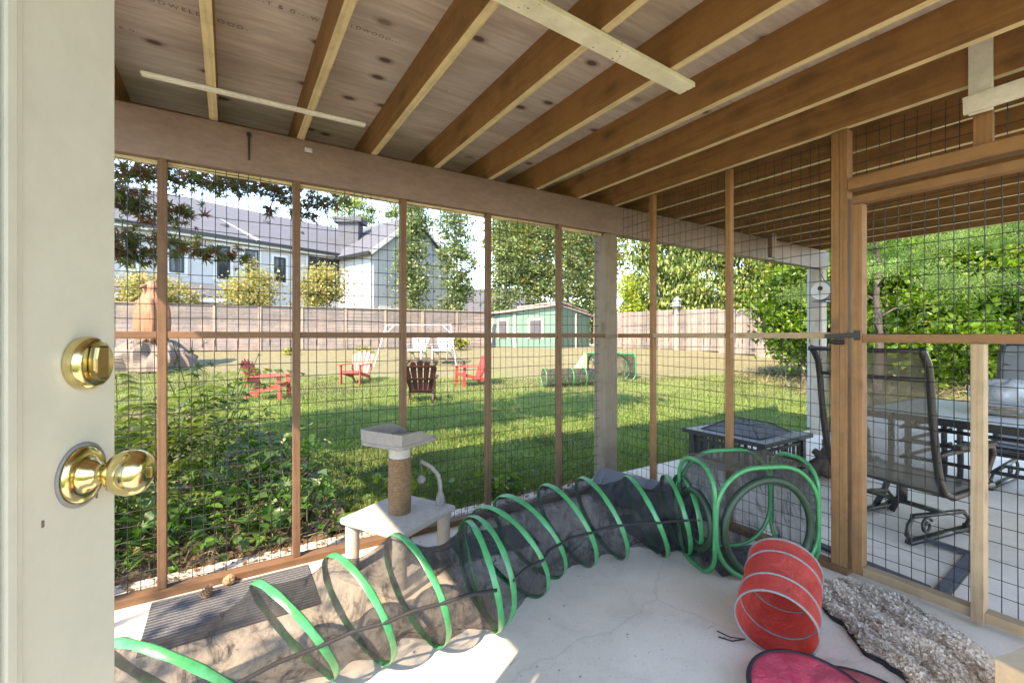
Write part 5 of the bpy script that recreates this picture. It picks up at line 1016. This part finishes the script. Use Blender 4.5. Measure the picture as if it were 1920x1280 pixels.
for a in (('big leaved plant below the second stud gap', .36, 4.15, .42, .34, 34, .13), ('leafy clump against the slab left of the cat tree', .48, 3.55, .3, .28, 50, .08), ('leafy clump in the bed centre', .1, 3.75, .32, .3, 30, .09), ('broad leaved clump by the first stud', -.25, 3.5, .25, .26, 20, .11), ('pale broad leaved clump at the left edge', -.62, 3.55, .28, .26, 18, .15), ('leafy clump behind the second stud', .52, 4.8, .5, .32, 60, .09), ('leafy clump on the lawn side of the ferns', .3, 5.4, .5, .32, 46, .09), ('small leafy clump on the slab edge', .22, 3.28, .2, .2, 40, .08)): leafy(*a)
for a in (('lobed leafy weed between the ferns and second stud', .0, 4.1, .4, .3, 60, .075), ('lobed leafy weed against the second stud', .38, 3.5, .34, .26, 60, .07), ('low lobed weed in front of the ferns', -.3, 3.45, .22, .26, 50, .065)): leafy(*a, tmpl=PALM)
leafy('tall thin stemmed plant above the ferns', -.16, 5.5, 1.25, .5, 34, .085, stems=26, name='tall_plant', tmpl=PALM, group=None)
leafy('bright green fern like tuft outside the screen near the toy ball', 1.02, 3.22, .26, .16, 60, .09, 'lime', name='green_tuft', group=None)
leafy('low weedy green tuft outside the screen left of the corner post', 1.9, 3.25, .16, .3, 90, .07, 'lush', name='green_tuft', group=None)
for i, (l, z, lab) in enumerate(((-2.55, 21.2, 'yellow green hosta right of the white glider chairs'), (-9.0, 18.2, 'yellow green hosta at the fence foot left of the stud'), (-6.5, 19.6, 'yellow green hosta at the fence foot behind the red chair'))):
    p = C(l, z); leafy(lab, p.x, p.y, .5 if i == 0 else .22, .45 if i == 0 else .3, 130 if i == 0 else 50, .22 if i == 0 else .14, 'hosta', 'plant', 'hosta', BL, 6, 'hostas along the fence')
p = C(8.1, 11.0); leafy('strappy bright plant at the lawn edge by the far post', p.x, p.y, .7, .4, 120, .3, 'lush', name='strappy_plant', tmpl=([(0, 0, 0), (.5, .07, .1), (1, 0, -.1), (.5, -.07, .1)], [(0, 1, 2, 3)]), group=None)
# stuff: litter, ground cover, straw, grass
def sc(n, poly, zoff, name, tmpl, size, mat, up, jitter=.02, box=None):
    x0, x1, y0, y1 = box; P = []
    while len(P) < n:
        x, y = random.uniform(x0, x1), random.uniform(y0, y1)
        if in_poly(x, y, poly): P.append((x, y, ground(x, y)+zoff+abs(random.gauss(0, jitter))))
    P = np.array(P); o = scatter(name, tmpl[0], tmpl[1], P, frames(rnd(n)*.5+np.array([0, 0, up]), rng.random(n)*6.28), size*(.5+rng.random(n)), mat); return tag(o, kind='stuff')
sc(3600, BEDP, .05, 'leaf_litter', PALM, .045, L['litter'], 1.2, .02, (-2.6, .8, 3.03, 8))
sc(5200, BEDP, .06, 'ground_cover', BL, .07, L['bedleaf'], 1.5, .06, (-2.6, .8, 3.03, 9))
STR = ([(0, .02, 0), (.35, .02, .25), (.75, .014, .3), (1, 0, .12), (.75, -.014, .3), (.35, -.02, .25), (0, -.02, 0)], [(0, 1, 5, 6), (1, 2, 4, 5), (2, 3, 4)])
sc(2600, BEDP, .03, 'dry_grass', STR, .10, L['straw'], 1.0, .03, (-1.6, .75, 3.03, 4.2))
def blades():
    n = 150000; z = 3.4+rng.random(n*2)**1.5*11; l = (rng.random(n*2)*2-1)*z*1.16; x = z*S+l*K; y = z*K-l*S
    ok = (y > 3.04) & ((x > .72) | (y > 9) | ((y > 6.2) & (x > .45))); x, y = x[ok][:n], y[ok][:n]; n = len(x); h = np.array([ground(a, b_) for a, b_ in zip(x, y)]); nn = rnd(n)*np.array([1, 1, .25])
    tm = ([(-.09, 0, 0), (.09, 0, 0), (.06, .18, .6), (0, .5, 1.0), (-.06, .18, .6)], [(0, 1, 2, 4), (4, 2, 3)])
    a = rng.random(n)*6.28; c, s_ = np.cos(a), np.sin(a); Z = np.zeros(n); O = np.ones(n); Rm = np.stack([np.stack([c, -s_, Z], 1), np.stack([s_, c, Z], 1), np.stack([Z, Z, O], 1)], 1)
    d = np.hypot(x, y); o = scatter('grass', tm[0], tm[1], np.stack([x, y, h-.008], 1), Rm, (.03+.035*rng.random(n))*(1+d*.03), M['grass']); tag(o, kind='stuff')
blades()
def debris():
    n = 700; P = np.stack([rng.random(n)*3.9-1.2, .5+rng.random(n)*2.2, .004+rng.random(n)*.003], 1); P[:, 1] += (rng.random(n) < .35)*(2.66-P[:, 1])*.8
    tag(scatter('floor_debris', PALM[0], PALM[1], P, frames(rnd(n)*.15+np.array([0, 0, 1]), rng.random(n)*6.28), .004+.009*rng.random(n)**3, L['litter']), kind='stuff')
    n = 60; P = np.stack([rng.random(n)*6-1.2, .5+rng.random(n)*2.3, np.full(n, .004)], 1)
    tag(scatter('floor_debris', STR[0], STR[1], P, frames(rnd(n)*.05+np.array([0, 0, 1]), rng.random(n)*6.28), .02+.04*rng.random(n), L['litter']), kind='stuff')
debris()
n_ = 1100; P_ = np.stack([rng.random(n_)*4-1.4, 2.83+.22*rng.random(n_)**.5, .004+.006*rng.random(n_)], 1)
tag(scatter('leaf_litter', PALM[0], PALM[1], P_, frames(rnd(n_)*.3+np.array([0, 0, 1]), rng.random(n_)*6.28), .010+.028*rng.random(n_)**2, L['litter']), kind='stuff')
def scrub():      # dry grassy bank on the right
    n = 9000; z = 9.5+rng.random(n)*5; l = 7.0+rng.random(n)*8; x = z*S+l*K; y = z*K-l*S; h = np.array([ground(a, b_) for a, b_ in zip(x, y)])
    o = scatter('dry_bank', STR[0], STR[1], np.stack([x, y, h+rng.random(n)*.12], 1), frames(rnd(n)*.7+np.array([0, 0, .6]), rng.random(n)*6.28), .28*(.5+rng.random(n)), L['straw']); tag(o, kind='stuff')
scrub()
n_ = 15000; z_ = 3.6+rng.random(n_)**1.3*5.5; l_ = (rng.random(n_)*2-1)*z_; cl = np.sin(l_*2.1+z_*1.3)+np.sin(z_*2.9-l_*1.1)+rng.normal(size=n_)*.6
x_ = z_*S+l_*K; y_ = z_*K-l_*S; ok = (cl > .15) & (y_ > 3.08) & (x_ > .75); x_, y_ = x_[ok], y_[ok]; n_ = len(x_); h_ = np.array([ground(a, b_) for a, b_ in zip(x_, y_)])
tag(scatter('clover', BL[0], BL[1], np.stack([x_, y_, h_+.025+.025*rng.random(n_)], 1), frames(rnd(n_)*.35+np.array([0, 0, 1]), rng.random(n_)*6.28), .022+.024*rng.random(n_), L['bedleaf']), kind='stuff')
